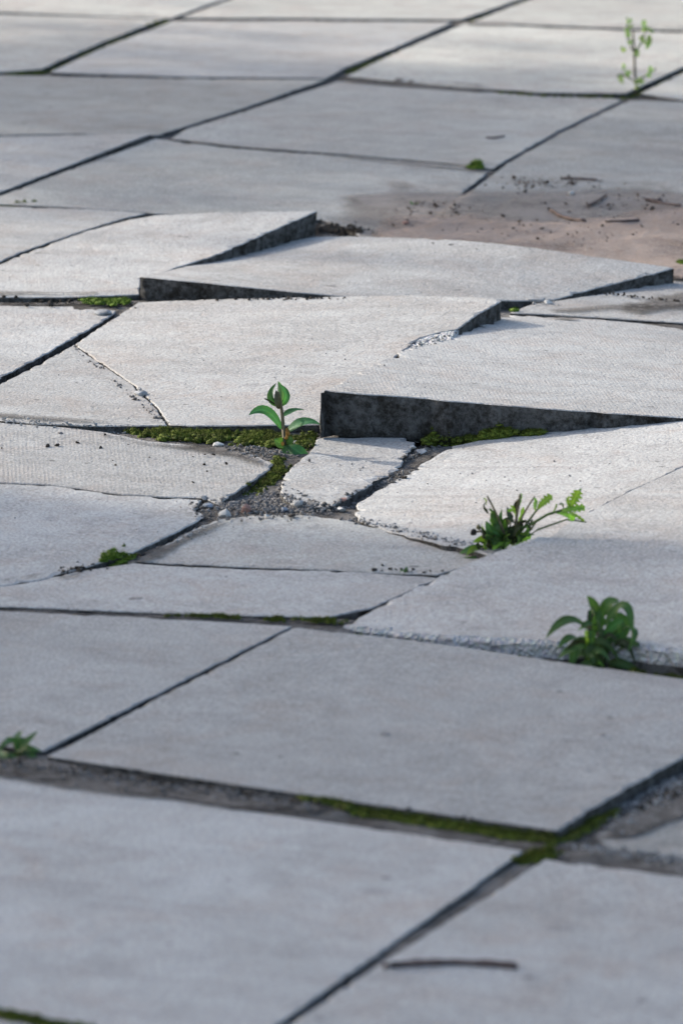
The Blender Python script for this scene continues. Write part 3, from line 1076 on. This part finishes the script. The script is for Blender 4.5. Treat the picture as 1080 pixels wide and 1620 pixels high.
def moss(label, line, width, count0, r=(0.003, 0.007), mat=None, name='moss', cat='moss', kind='stuff', lift=0.0, squash=0.7):
    """clumps scattered along a traced line; width in photo pixels across the view"""
    V, F = [], []
    count = int(count0 * (2.2 if kind == 'stuff' else 1.5))
    segs = [(Vector(line[i]), Vector(line[i + 1])) for i in range(len(line) - 1)]
    L = [(b - a).length for a, b in segs]
    for _ in range(count):
        a, b = random.choices(segs, L)[0]
        q = a.lerp(b, random.random())
        x, y = q.x + random.gauss(0, width * 0.35), q.y + random.gauss(0, width * 0.22)
        p, joint = settle(x, y)
        p = on_top(p)
        if kind == 'stuff' and p.z > 0.001 and not (640 < x < 830 and y < 720):
            continue
        rr = random.uniform(*r) * (0.75 if kind == 'stuff' else 1.0)
        if kind == 'stuff' and mnoise.noise(Vector((p.x * 28, p.y * 16, 3.3))) < -0.18 and random.random() < .9:
            continue                                   # thin places
        if not joint and kind == 'stuff':
            continue
        sq = squash if kind == 'stuff' else squash * .75
        moss_clump(V, F, p + Vector((0, 0, lift * random.random() * (1 if kind == 'stuff' else .5))), rr, rr * sq * random.uniform(.7, 1.3))
    if not V:
        return None
    c = sum(V, Vector()) / len(V)
    o = link_mesh(name, [v - c for v in V], F, mat or M_MOSS, None, True, None, c)
    return tag(o, label, cat, None, kind)


moss('dark olive moss filling the pocket behind the seedling', [(200, 684), (300, 692), (400, 697), (500, 700)], 22, 800, lift=0.005)
moss('olive moss in the joint below the seedling', [(445, 735), (425, 760), (400, 775)], 20, 170)
moss('olive moss at the foot of the blackened slab edge', [(676, 706), (720, 697), (760, 690), (806, 680)], 14, 420, lift=0.010)
moss('thin line of moss along the joint before the cracked slab', [(260, 973), (400, 979), (520, 986), (580, 996)], 8, 260, r=(.002, .004))
moss('band of moss in the wide front joint', [(480, 1262), (600, 1280), (740, 1302), (880, 1325)], 18, 520, r=(.004, .008), lift=.003)
moss('brown green moss in the corner right of the long slab', [(880, 1325), (930, 1305), (960, 1288)], 26, 120, r=(.004, .008))
moss('dark moss under the corner of the nearest slabs', [(820, 1365), (870, 1352)], 16, 70, r=(.003, .007))
moss('moss beside the crumbling slab edge', [(1000, 1045), (1080, 1062), (1120, 1068)], 12, 160, r=(.003, .007))
moss('moss flecks along the joint left of the broad leaved weed', [(560, 998), (680, 1012), (840, 1036)], 6, 110, r=(.002, .004))
moss('thin green line of moss in the far joints', [(0, 116), (60, 113), (260, 34)], 10, 160, r=(.004, .008))
moss('green moss along the long far joint', [(540, 120), (680, 66), (830, 2)], 8, 130, r=(.004, .008))
moss('moss in the joint running to the far sapling', [(780, 140), (990, 150), (1080, 112)], 8, 110, r=(.004, .008))
moss('moss in the left joint below the dusty slab', [(0, 322), (60, 326)], 6, 40, r=(.003, .006))
moss('thin moss in the joint of the near left slabs', [(120, 1158), (240, 1100), (440, 1000)], 6, 120, r=(.002, .004))
moss('moss in the joint at the bottom edge', [(-20, 1600), (60, 1614), (150, 1632)], 16, 220, r=(.003, .007))
moss('bright moss cushion in the diagonal joint', [(165, 889), (200, 880)], 10, 40, (.002, .005), M_MOSSG, 'moss_cushion', 'moss cushion', 'thing', .005)
moss('round moss cushion against the blackened edge', [(826, 677), (856, 676)], 6, 40, (.004, .007), M_MOSS, 'moss_cushion', 'moss cushion', 'thing', .008)
moss('green moss cushion at the corner of the far dusty slab', [(750, 265), (758, 266)], 5, 60, (.004, .008), M_MOSSG, 'moss_cushion', 'moss cushion', 'thing', .006)
moss('green moss cushion beside a flat stone at a slab corner', [(130, 479), (165, 481), (200, 480)], 10, 70, (.003, .007), M_MOSSG, 'moss_cushion', 'moss cushion', 'thing', .006)
moss('bright moss tuft at the far right slab corner', [(1074, 428), (1080, 428)], 5, 60, (.004, .008), M_MOSSG, 'moss_cushion', 'moss cushion', 'thing', .008)
moss('tiny bright tuft behind the proud slab corner', [(812, 491), (814, 491)], 2, 12, (.005, .007), M_MOSSG, 'moss_cushion', 'moss cushion', 'thing', .003)

# ---------------------------------------------------------------- stones and grit
def stone_mesh(r, sx, sy, sz, facet=0.35):
    s = random.uniform(0, 99)
    bm = bmesh.new()
    bmesh.ops.create_icosphere(bm, subdivisions=2, radius=1)
    # chop with random planes so that the stone has flats
    for v in bm.verts:
        k = 1 + facet * mnoise.noise(v.co * 1.4 + Vector((s, s, 0)))
        v.co *= k
    for _ in range(10):
        d = Vector((random.gauss(0, 1), random.gauss(0, 1), random.gauss(0, 1))).normalized()
        lim = random.uniform(0.48, 0.8)
        for v in bm.verts:
            q = v.co.dot(d)
            if q > lim:
                v.co -= d * (q - lim)
    V = [Vector((v.co.x * r * sx, v.co.y * r * sy, v.co.z * r * sz)) for v in bm.verts]
    F = [[v.index for v in f.verts] for f in bm.faces]
    bm.free()
    return V, F


def stone(label, x, y, wpx, mat, name='stone_chip', sx=1.0, sy=0.9, sz=0.6, rz=None, group=None):
    p = on_top(cast(x, y)[0])
    r = wpx * mpp(p) / 2
    V, F = stone_mesh(r, sx, sy, sz)
    o = link_mesh(name, V, F, mat, None, False, None, (p.x, p.y, p.z + r * sz * 0.45), random.uniform(0, 6) if rz is None else rz)
    return tag(o, label, 'stone', group)


stone('grey white stone at the left end of the gravel pocket', 354, 819, 28, M_PALEST, sz=.65, rz=0.2)
stone('reddish stone in the middle of the gravel pocket', 389, 814, 27, M_REDST, sz=.7)
stone('large flat grey stone against the small broken piece', 471, 804, 25, M_GREYST, sz=.7)
stone('dark blue stone in the gravel pocket', 449, 812, 18, M_BLUEST, sz=.7)
stone('small white pebble right of the reddish stone', 421, 820, 12, M_PALEST)
stone('brown stone under the large flat grey stone', 462, 819, 17, M_CRUMB, sz=.4)
stone('blue grey chip on the broken slab corner', 331, 806, 22, M_BLUEST, sz=.6)
stone('pale grey chip resting above the blue grey chip', 322, 797, 18, M_GREYST, sz=.5)
stone('small dark chip behind the grey white stone', 368, 800, 22, M_GRAVEL, sz=.5)
stone('pale chip at the end of the narrow joint', 540, 809, 17, M_PALEST, sz=.6)
stone('tan chip behind the pale chip in the narrow joint', 543, 799, 15, M_REDST, sz=.5)
stone('flat grey stone at the corner of the pale slab', 165, 497, 32, M_GREYST, sz=.4, rz=.1)
stone('flat grey chip lying in the crack of the pale slab', 222, 625, 24, M_GREYST, sx=1.1, sz=.45, rz=0.3)
stone('white pebble on the edge before the mossy pocket', 344, 708, 20, M_PALEST, sx=1.1, sz=.6, rz=.1)
stone('pale stone left of the seedling stem', 421, 698, 13, M_PALEST)
stone('pale stone right of the seedling stem', 468, 705, 20, M_PALEST, sz=.6)
stone('long pale stone leaning on the small broken piece', 489, 702, 18, M_PALEST, sx=1.2, sy=.5, rz=.5)
stone('white chip at the top of the narrow mossy joint', 660, 706, 22, M_PALEST, sz=.4)
stone('grey chip below the white chips of the narrow joint', 666, 720, 22, M_GREYST, sz=.5, rz=.6)
stone('pale angular chip in the narrow joint', 652, 714, 16, M_PALEST, sz=.5)
stone('dark chip beside the pale chips', 640, 727, 11, M_CRUMB, sz=.6)
stone('dark stone on the shadowed wedge edge', 640, 757, 14, M_CRUMB, sz=.6)
stone('white chip on the moss below the blackened edge', 741, 699, 11, M_PALEST, sz=.5)
stone('grey rubble lump left of the far right slab edge', 848, 477, 28, M_GREYST, sx=1.2, sz=.35, rz=0)
stone('smaller rubble chip beside the far rubble lump', 866, 480, 16, M_PALEST, sz=.5)
stone('grey crumb under the proud slab corner', 763, 517, 12, M_GREYST, sz=.6)
stone('dark chip on the slab left of the flat stone', 80, 486, 14, M_CRUMB, sz=.6)
stone('small dark chip in the left joint', 43, 486, 11, M_CRUMB, sz=.6)
stone('little dark flake on the slab before the left joint', 95, 686, 12, M_GRAVEL, sz=.4)
stone('dark pebble on the sand', 796, 347, 11, M_CRUMB, group=None)
stone('reddish pebble left on the sand', 642, 361, 13, M_REDST)
stone('dark pebble near the rim of the sand', 850, 386, 9, M_CRUMB)
stone('white fleck on the dusty ground right of the sand', 904, 309, 13, M_PALEST)
stone('dark flat spot of dirt on the long slab', 610, 1163, 22, M_GRAVEL, sz=.12, rz=0)
stone('dark flat spot of dirt right on the long slab', 953, 1164, 17, M_GRAVEL, sz=.12, rz=0)
stone('dark flat scab on the cracked slab', 214, 947, 30, M_GRAVEL, sx=1.0, sy=.9, sz=.06, rz=0)


def grit(label, areas, mat, name='gravel', sizes=(0.001, 0.003), cat='gravel', flat=0.7):
    """loose crumbs: areas = (x0, y0, x1, y1, half width px, half depth px, count) in the photo, dropped on what lies there"""
    V, F = [], []
    for x0, y0, x1, y1, w, d, n in areas:
        for _ in range(n):
            t = random.random()
            x, y = x0 + (x1 - x0) * t + random.gauss(0, w * .5), y0 + (y1 - y0) * t + random.gauss(0, d * .5)
            p = on_top(settle(x, y)[0])
            r = random.uniform(*sizes) * random.choice((.6, .8, 1, 1, 1.4))
            b = len(V)
            rot = Matrix.Rotation(random.uniform(0, 6), 3, Vector((random.random(), random.random(), 1)).normalized())
            sc = Vector((random.uniform(.7, 1.4), random.uniform(.6, 1.2), flat * random.uniform(.5, 1.1)))
            for c in ICO1V:
                k = random.uniform(.75, 1.1)
                V.append(p + rot @ Vector((c.x * sc.x, c.y * sc.y, c.z * sc.z)) * (r * k) + Vector((0, 0, r * .3)))
            F.extend([b + i for i in f] for f in ICO1F)
    c = sum(V, Vector()) / len(V)
    o = link_mesh(name, [v - c for v in V], F, mat, None, False, None, c)
    return tag(o, label, cat, None, 'stuff')


grit('small grey gravel in the pocket between the broken slabs', [(330, 806, 500, 806, 40, 14, 900), (400, 790, 450, 790, 30, 14, 380), (500, 812, 760, 868, 16, 4, 90), (0, 1212, 480, 1278, 12, 9, 260), (380, 712, 440, 722, 30, 8, 200),
     (640, 725, 690, 705, 12, 6, 150), (520, 805, 640, 750, 10, 5, 200), (115, 547, 260, 672, 5, 3, 60), (640, 547, 720, 530, 10, 3, 16)], M_GRAVEL)
grit('pale crumbs of concrete beside the broken edges', [(560, 820, 750, 864, 14, 4, 120), (0, 666, 250, 680, 20, 4, 220), (640, 550, 700, 536, 20, 5, 70), (215, 610, 265, 672, 6, 5, 50), (330, 838, 260, 862, 24, 6, 50), (840, 478, 875, 480, 16, 3, 60),
     (950, 1310, 1080, 1236, 40, 14, 420), (920, 1344, 1080, 1366, 30, 8, 260)], M_GREYST, 'gravel', (.0008, .0022))
grit('dark crumbs of soil strewn over the slabs and massed to deepen the shade of one pocket', [(0, 700, 420, 740, 120, 30, 24), (0, 470, 210, 486, 10, 4, 90), (240, 474, 560, 472, 30, 2, 80), (100, 905, 215, 885, 10, 4, 120), (600, 900, 700, 905, 30, 4, 20),
     (0, 1205, 880, 1330, 10, 6, 300), (890, 1330, 1080, 1250, 20, 10, 160), (505, 362, 565, 367, 24, 6, 600), (930, 462, 1075, 480, 4, 2, 60)], M_CRUMB, 'soil_crumbs', (.001, .0032), 'soil')  # crumbs massed by the lifted corner also blacken the shadow it casts
grit('dark debris strewn over the sand', [(600, 350, 1080, 390, 60, 26, 100), (800, 290, 1080, 340, 60, 30, 110), (640, 330, 720, 330, 40, 16, 70), (760, 290, 960, 290, 60, 10, 80)], M_DEBRIS, 'litter_debris', (.001, .0038), 'debris', .35)
grit('fine dark specks on the sunlit slabs', [(540, 560, 1000, 600, 300, 60, 40), (200, 560, 600, 600, 160, 50, 40), (600, 760, 1000, 740, 120, 50, 50), (0, 830, 560, 860, 200, 60, 40), (500, 730, 620, 760, 50, 30, 30)], M_GRAVEL, 'grit', (.0006, .0016), 'grit', .5)


# ---------------------------------------------------------------- twigs
def tube_geo(pts, radii, sides=7):
    V, F = [], []
    n = len(pts)
    prev = None
    for i, p in enumerate(pts):
        d = (pts[min(i + 1, n - 1)] - pts[max(i - 1, 0)]).normalized()
        a = d.cross(Vector((0.2, 0.9, 0.37)) if prev is None else prev)
        if a.length < 1e-4:
            a = d.cross(Vector((1, 0, 0)))
        a.normalize()
        b = d.cross(a).normalized()
        prev = b if prev is None else prev
        for s in range(sides):
            t = 2 * math.pi * s / sides
            V.append(p + (a * math.cos(t) + b * math.sin(t)) * radii[i])
    for i in range(n - 1):
        for s in range(sides):
            q = (s + 1) % sides
            F.append([i * sides + s, i * sides + q, (i + 1) * sides + q, (i + 1) * sides + s])
    F.append(list(range(sides))[::-1])
    F.append([(n - 1) * sides + s for s in range(sides)])
    return V, F


def twig(label, pxs, wpx, lift=0.0, name='twig'):
    P = []
    for x, y in pxs:
        P.append(on_top(cast(x, y)[0]))
    r = wpx * mpp(P[0]) / 2
    pts = []
    for i in range(len(P) - 1):
        for q in range(4):
            pts.append(P[i].lerp(P[i + 1], q / 4) + Vector((random.uniform(-1, 1) * r * .3, 0, r * .8 + lift)))
    pts.append(P[-1] + Vector((0, 0, r * .8)))
    V, F = tube_geo(pts, [r * (0.75 + 0.5 * random.random()) for _ in pts])
    c = sum(pts, Vector()) / len(pts)
    return tag(link_mesh(name, [v - c for v in V], F, M_TWIG, None, True, None, c), label, 'twig')


twig('long dead twig lying on the nearest right slab', [(606, 1533), (660, 1529), (720, 1527), (780, 1530), (818, 1534)], 12)
twig('straight twig on the dusty far slab', [(886, 284), (915, 285), (944, 287)], 4)
twig('twig bent over the right part of the sand', [(868, 334), (885, 345), (905, 352), (925, 358)], 5)
twig('short twig at the right rim of the debris', [(1022, 322), (1050, 328), (1076, 334)], 4.5)
twig('twig lying right of the forked debris', [(958, 362), (985, 362), (1010, 358)], 5)
twig('slanting twig in the debris right of the sand', [(930, 330), (945, 322), (958, 312)], 4)
twig('crooked twig at the edge of the far debris', [(1020, 318), (1035, 322), (1045, 320)], 4)
twig('little twig on the far slab before the sapling', [(768, 218), (782, 219), (797, 216)], 3.5)

# ---------------------------------------------------------------- plants
def bez(a, b, c, t):
    return a * (1 - t) ** 2 + b * (2 * t * (1 - t)) + c * t * t


def leaf_geo(base, ctrl, tip, width, face, fold=0.25, prof='oval', segs=10):
    """a blade along a bent midrib, folded along it; face = the way its upper side looks"""
    V, F = [], []
    cols = (-1, -0.55, 0, 0.55, 1)
    for i in range(segs + 1):
        t = i / segs
        p = bez(base, ctrl, tip, t)
        d = (bez(base, ctrl, tip, min(1, t + .04)) - bez(base, ctrl, tip, max(0, t - .04))).normalized()
        s = d.cross(face)
        if s.length < 1e-3:
            s = d.cross(Vector((1, 0, 0)))
        s.normalize()
        up = s.cross(d).normalized()
        if prof == 'oval':
            w = math.sin(math.pi * min(1, t * .97 + .03) ** 0.85) ** 0.8
        elif prof == 'lance':
            w = math.sin(math.pi * (t * .96 + .04) ** 1.0) ** 0.9 * (1 - .25 * t)
        elif prof == 'obov':
            w = (0.16 + 0.84 * sm(np.array(t), 0.15, .7)) * math.sqrt(max(0, 1 - max(0, (t - .72) / .28) ** 2))
        else:                                                     # lobed
            w = (0.10 + 0.9 * t ** .8) * (0.45 + 0.55 * (i % 2)) * math.sqrt(max(0.02, 1 - max(0, (t - .75) / .25) ** 2))
        w = float(w) * width / 2
        for c in cols:
            wave = 0.07 * width * math.sin(t * 9 + c * 2) * abs(c)
            V.append(p + s * (c * w) + up * (abs(c) * w * fold + wave * .5))
    m = len(cols)
    for i in range(segs):
        for c in range(m - 1):
            F.append([i * m + c, i * m + c + 1, (i + 1) * m + c + 1, (i + 1) * m + c])
    return V, F


class Plant:
    """px offsets from the base point: x right, y up, plus a depth in metres away from the camera"""

    def __init__(self, name, label, cat, x, y, group=None, sink=0.004):
        self.x, self.y = x, y
        self.p, _ = cast(x, y)
        self.s = mpp(self.p)
        self.root = empty(name, self.p - Vector((0, 0, sink)), label, cat, group)
        self.sink = sink

    def pt(self, x, y, dep=0.0):
        return Vector(((x - self.x) * self.s, dep, (self.y - y) * self.s / CP + self.sink + dep * SP / CP))

    def add(self, name, geo, mat, smooth=True):
        return link_mesh(name, geo[0], geo[1], mat, self.root, smooth)

    def stem(self, pts, w0, w1, mat, name='stem'):
        P = [self.pt(*q) for q in pts]
        if len(P) == 3:
            P = [bez(P[0], P[1] * 2 - (P[0] + P[2]) * .5, P[2], t / 8) for t in range(9)]
        n = len(P)
        return self.add(name, tube_geo(P, [(w0 + (w1 - w0) * i / (n - 1)) * self.s / 2 for i in range(n)]), mat)

    def leaf(self, base, ctrl, tip, width, mat, face=(0, -.6, .8), fold=.25, prof='oval', segs=10):
        b, c, t = self.pt(*base), self.pt(*ctrl), self.pt(*tip)
        c = c * 2 - (b + t) * .5
        o = self.add('leaf', leaf_geo(b, c, t, width * self.s, Vector(face).normalized(), fold, prof, segs), mat)
        a = o.data.attributes.new('rib', 'FLOAT', 'POINT')
        a.data.foreach_set('value', np.tile(np.array([0, .3, 1, .3, 0], np.float32), segs + 1))
        return o


# seedling in the mossy pocket
P = Plant('seedling', 'young seedling with glossy oval leaves beside the raised slab', 'plant', 452, 716, sink=.006)
P.stem([(453, 720), (450, 700), (447, 660), (444, 636), (440, 620)], 7, 4, M_STEM)
P.leaf((445, 678, 0), (420, 650, .0), (393, 655, -.005), 17, M_LEAF, (.15, -.75, .6))
P.leaf((452, 686, 0), (478, 666, -.005), (506, 666, -.01), 18, M_LEAF, (-.1, -.6, .8))
P.leaf((447, 660, 0), (462, 656, .012), (481, 658, .02), 12, M_LEAF, (0, -.35, .9))
P.leaf((452, 704, 0), (452, 720, -.012), (438, 735, -.018), 22, M_LEAF, (-.2, -.85, .45))
P.leaf((456, 705, 0), (474, 712, -.008), (493, 725, -.012), 20, M_LEAF, (.1, -.7, .7))
P.leaf((450, 702, 0), (442, 698, -.004), (434, 692, -.004), 18, M_WEED, (0, -.9, .4))
P.leaf((452, 700, 0), (458, 694, -.004), (461, 690, -.002), 14, M_WEED, (.3, -.9, .3))
P.leaf((443, 645, 0), (425, 634, .0), (417, 631, 0), 4, M_WEEDD, (0, -.6, .8), prof='lance')
# closed leaf bud at the tip: overlapping scales
for (b, c, t, w, f) in [((441, 644, .002), (429, 628, .002), (437, 608, .003), 12, (-.5, -.8, .1)), ((442, 644, .004), (452, 628, .004), (440, 609, .006), 13, (.6, -.7, .2)),
                        ((441, 645, -.004), (439, 630, -.006), (437, 616, -.002), 11, (.1, -1, .1)), ((442, 644, .006), (444, 626, .010), (440, 607, .008), 12, (.2, .9, .2))]:
    P.leaf(b, c, t, w, M_BUD if w == 11 else M_LEAF, f, .5)
bud = P.add('bud', stone_mesh(5 * P.s, 1, 1, 1.8, .1), M_BUD)
bud.location = P.pt(441, 634)
for (x, y, r) in [(455, 681, 6), (453, 690, 4), (447, 701, 4)]:
    q = P.add('bud', stone_mesh(r * P.s, .8, .8, 1.2, .2), plain('rusty_bud', (0.34, 0.17, 0.03), .7))
    q.location = P.pt(x, y, -.004)

# ragged weed behind the heaved ridge
random.seed(21)
P = Plant('weed', 'ragged tall weed with lobed and withered leaves behind the slab ridge', 'plant', 800, 868, sink=.004)
P.stem([(795, 868), (800, 840), (835, 832), (865, 814), (905, 802)], 6, 4, M_STEMG)
P.stem([(812, 860), (830, 832), (850, 805)], 5, 3, M_STEMG)
P.stem([(835, 848), (850, 838), (895, 822), (927, 826)], 4, 2, M_STEMG)
P.stem([(800, 862), (792, 830), (770, 785)], 5, 3, M_STEM)
P.stem([(810, 862), (822, 825), (845, 785)], 4, 2.5, M_STEM)
P.stem([(812, 862), (815, 830), (822, 782)], 5, 4, M_STEM)
P.stem([(772, 862), (768, 845), (760, 840), (752, 842)], 5, 3, M_STEM)
P.stem([(778, 868), (772, 850), (762, 845)], 4, 3, M_STEM)
lob = [((850, 806), (856, 795), (872, 780), 16), ((848, 808), (845, 800), (848, 792), 8), ((895, 808), (905, 792), (914, 772), 20), ((885, 810), (900, 804), (925, 806), 16),
       ((880, 812), (895, 812), (908, 822), 14), ((900, 803), (897, 790), (900, 782), 10), ((890, 806), (905, 810), (924, 826), 6)]
for b, c, t, w in lob:
    P.leaf(b + (0,), c + (-.004,), t + (random.uniform(-.01, .01),), w * 1.35, M_YOUNG, (random.uniform(-.4, .4), -.8, .5), .2, 'lobed', 14)
for (b, c, t, w, m) in [((815, 815), (818, 800), (821, 781), 14, M_WEEDD), ((815, 830), (806, 812), (802, 808), 12, M_WEEDD), ((800, 850), (788, 830), (775, 812), 22, M_WEED), ((790, 860), (778, 840), (768, 822), 18, M_WEED),
                        ((805, 855), (802, 835), (812, 818), 26, M_WEEDD), ((815, 850), (826, 830), (838, 822), 16, M_WEEDD), ((800, 866), (786, 846), (788, 828), 24, M_WEED), ((808, 864), (812, 842), (824, 826), 24, M_WEEDD),
                        ((775, 868), (768, 856), (746, 852), 16, M_YOUNG), ((768, 880), (745, 880), (708, 892), 10, M_BROAD), ((774, 876), (750, 870), (726, 880), 15, M_BROAD), ((772, 872), (752, 868), (736, 872), 12, M_YOUNG),
                        ((786, 872), (770, 878), (748, 886), 11, M_BROAD), ((806, 860), (800, 842), (798, 818), 14, M_YOUNG), ((812, 858), (830, 842), (832, 828), 12, M_YOUNG), ((790, 864), (776, 846), (766, 838), 12, M_YOUNG), ((796, 858), (790, 836), (794, 812), 13, M_WEED), ((812, 862), (828, 846), (846, 846), 10, M_WEED), ((795, 850), (784, 838), (770, 830), 10, M_WEED), ((772, 815), (766, 800), (770, 786), 7, M_WEEDD),
                        ((780, 862), (778, 846), (784, 836), 20, M_WEED), ((822, 860), (814, 848), (806, 842), 18, M_WEEDD), ((760, 884), (750, 890), (735, 893), 12, M_BROAD)]:
    P.leaf(b + (.004,), c + (random.uniform(-.012, .006),), t + (random.uniform(-.02, .015),), w, m, (random.uniform(-.5, .5), -.7, .6), .3, 'lance' if w < 15 else 'oval', 9)
for q in range(48):
    t = random.random()
    bx, by = 765 + 62 * t, 880 - 24 * t
    ang = random.gauss(0.12, 0.5)
    ln = random.uniform(20, 60) * (1 if .2 < t < .95 else .6)
    tx, ty = bx + math.sin(ang) * ln, by - math.cos(ang) * ln
    P.leaf((bx, by, random.uniform(-.006, .01)), ((bx + tx) / 2 + random.uniform(-4, 4), (by + ty) / 2, 0), (tx, ty, random.uniform(-.03, .02)), random.uniform(5, 11), random.choice((M_YOUNG, M_YOUNG, M_WEED, M_WEEDD)),
           (random.uniform(-.6, .6), -.7, .5), .25, random.choice(('lance', 'lobed', 'lobed')), 10)
for sx_, sy_, ex, ey in [(792, 835, 772, 800), (815, 820, 806, 796), (818, 806, 823, 783), (846, 800, 843, 788), (870, 815, 880, 800), (900, 806, 922, 806), (768, 800, 764, 786), (858, 800, 868, 790), (905, 795, 918, 776), (902, 812, 912, 824), (890, 806, 884, 794), (812, 812, 802, 806)]:
    P.leaf((sx_, sy_, 0), ((sx_ + ex) / 2 + 2, (sy_ + ey) / 2 - 2, 0), (ex, ey, random.uniform(-.01, .01)), random.uniform(5, 10), random.choice((M_YOUNG, M_YOUNG, M_WEED)), (random.uniform(-.5, .5), -.8, .4), .2, 'lobed', 10)
for (x, y, r, m) in [(757, 835, 5, M_BUD), (748, 843, 6, M_CRUMB), (765, 848, 4, M_BUD)]:
    q = P.add('bud', stone_mesh(r * P.s, 1, 1, 1.3, .2), m)
    q.location = P.pt(x, y)

# broad leaved weed in the front joint
random.seed(4)
P = Plant('weed', 'broad leaved weed with drooping dark leaves against the crumbling slab edge', 'plant', 950, 1050, sink=.006)
P.stem([(955, 1056), (952, 1010), (945, 985), (935, 960)], 9, 5, M_STEMG)
P.stem([(950, 1050), (945, 1005), (925, 992)], 5, 4, M_STEM)
P.stem([(960, 1050), (970, 1020), (985, 985)], 5, 4, M_STEMG)
for (b, c, t, w, f) in [((928, 992), (895, 968), (860, 992), 24, (0, -.5, .8)), ((918, 1012), (900, 994), (878, 1006), 20, (0, -.5, .8)), ((946, 985), (940, 958), (926, 942), 16, (-.4, -.8, .3)),
                        ((955, 985), (985, 945), (998, 985), 20, (.2, -.6, .7)), ((984, 990), (1000, 985), (990, 1010), 18, (.5, -.7, .3)), ((950, 980), (962, 955), (978, 950), 20, (0, -.6, .7)),
                        ((935, 1020), (912, 1020), (904, 1066), 24, (-.3, -.8, .4)), ((955, 1010), (940, 1030), (946, 1068), 30, (0, -.9, .3)), ((965, 975), (985, 990), (968, 1030), 28, (.2, -.9, .3)),
                        ((970, 1025), (1000, 1020), (1012, 1060), 26, (.3, -.8, .4)), ((965, 1035), (990, 1010), (1018, 1012), 20, (.2, -.6, .7)), ((938, 1035), (912, 1022), (880, 1042), 20, (-.2, -.6, .7)),
                        ((950, 1000), (945, 985), (950, 960), 26, (.3, -.9, .2)), ((948, 1030), (960, 1010), (980, 1000), 24, (.2, -.7, .6)), ((940, 990), (930, 980), (915, 985), 16, (-.1, -.5, .9)),
                        ((960, 1045), (985, 1040), (1030, 1060), 18, (0, -.6, .8)), ((945, 1040), (925, 1035), (893, 1052), 16, (0, -.6, .8)), ((955, 1000), (972, 980), (985, 970), 18, (.2, -.8, .5))]:
    dz = random.uniform(-.03, .015)
    P.leaf(b + (dz * .3,), c + (dz * .7 - .008,), t + (dz - .012,), w * random.uniform(.8, 1.1), M_BROAD if random.random() < .75 else M_WEED, f, .22, 'oval', 10)

for q in range(30):
    ang = random.gauss(0, 0.9)
    bx, by = random.uniform(925, 985), random.uniform(1010, 1056)
    ln = random.uniform(24, 58)
    tx, ty = bx + math.sin(ang) * ln, by - math.cos(ang) * ln * random.uniform(.1, .9) + (random.uniform(0, 18) if abs(ang) > .8 else 0)
    ty = max(ty, 958)
    dz = random.uniform(-.035, .02)
    P.leaf((bx, by, dz * .3), ((bx + tx) / 2, min(by, ty) - random.uniform(2, 12), dz * .7), (tx, ty, dz), random.uniform(8, 15), random.choice((M_BROAD, M_BROAD, M_WEED, M_YOUNG, M_WEEDD)), (random.uniform(-.5, .5), -.7, .5), .25, 'lance', 9)

# small rosette at the left edge
P = Plant('weed', 'small leafy rosette in the joint at the left edge of the photo', 'plant', 30, 1192, sink=.004)
for (c, t, w) in [((20, 1172), (5, 1166), 16), ((38, 1168), (60, 1160), 17), ((12, 1184), (-6, 1192), 18), ((45, 1176), (66, 1178), 14), ((22, 1190), (10, 1208), 18), ((40, 1188), (55, 1198), 16), ((30, 1170), (30, 1158), 16), ((16, 1176), (-4, 1176), 14), ((50, 1182), (66, 1194), 14)]:
    P.leaf((31, 1190, 0), c + (random.uniform(-.02, .01),), t + (random.uniform(-.03, .02),), w, M_WEED if random.random() < .6 else M_BROAD, (random.uniform(-.3, .3), -.6, .7), .3)

# far sapling at the slab corner
P = Plant('sapling', 'thin pale green sapling at the far right slab corner', 'plant', 1005, 152, sink=.004)
P.stem([(1006, 152), (1004, 120), (1002, 80), (1000, 50)], 5, 3, M_STEM)
P.stem([(1003, 130), (985, 118), (975, 122)], 3, 2, M_STEMG)
P.stem([(1005, 130), (1022, 118), (1038, 108)], 3, 2, M_STEMG)
P.stem([(1002, 84), (992, 62), (990, 40)], 3, 2, M_STEMG)
P.stem([(1002, 84), (1016, 62), (1018, 42)], 3, 2, M_STEMG)
for x, y in [(985, 76), (993, 66), (998, 42), (990, 34), (1018, 45), (1022, 60), (1028, 66), (1010, 60), (1002, 82), (984, 108), (978, 122), (990, 112), (994, 118), (1022, 118), (1032, 110), (1010, 128), (1014, 124), (1003, 138), (996, 56), (1026, 52), (988, 46), (1014, 38)]:
    dx, dy = random.uniform(-9, 9), random.uniform(-7, 9)
    P.leaf((x, y, 0), (x + dx * .5, y + dy * .4 - 2, -.004), (x + dx, y + dy, random.uniform(-.02, .02)), random.uniform(9, 13), M_PALE, (random.uniform(-.5, .5), -.8, .4), .2, 'oval', 6)

# tiny sprouts
for lab, x, y in [('tiny green sprout on the cracked slab beside the ragged weed', 640, 906), ('tiny olive sprout on the sand at its left rim', 655, 326)]:
    P = Plant('sprout', lab, 'plant', x, y, sink=.001)
    for q in range(7):
        a = random.uniform(-1, 1)
        P.leaf((x, y, 0), (x + a * 5, y - 4, 0), (x + a * 10, y - random.uniform(1, 7), random.uniform(-.01, .01)), 4, M_WEED, (0, -.7, .7), .2, 'lance', 5)

print('script objects', len(scene.objects))
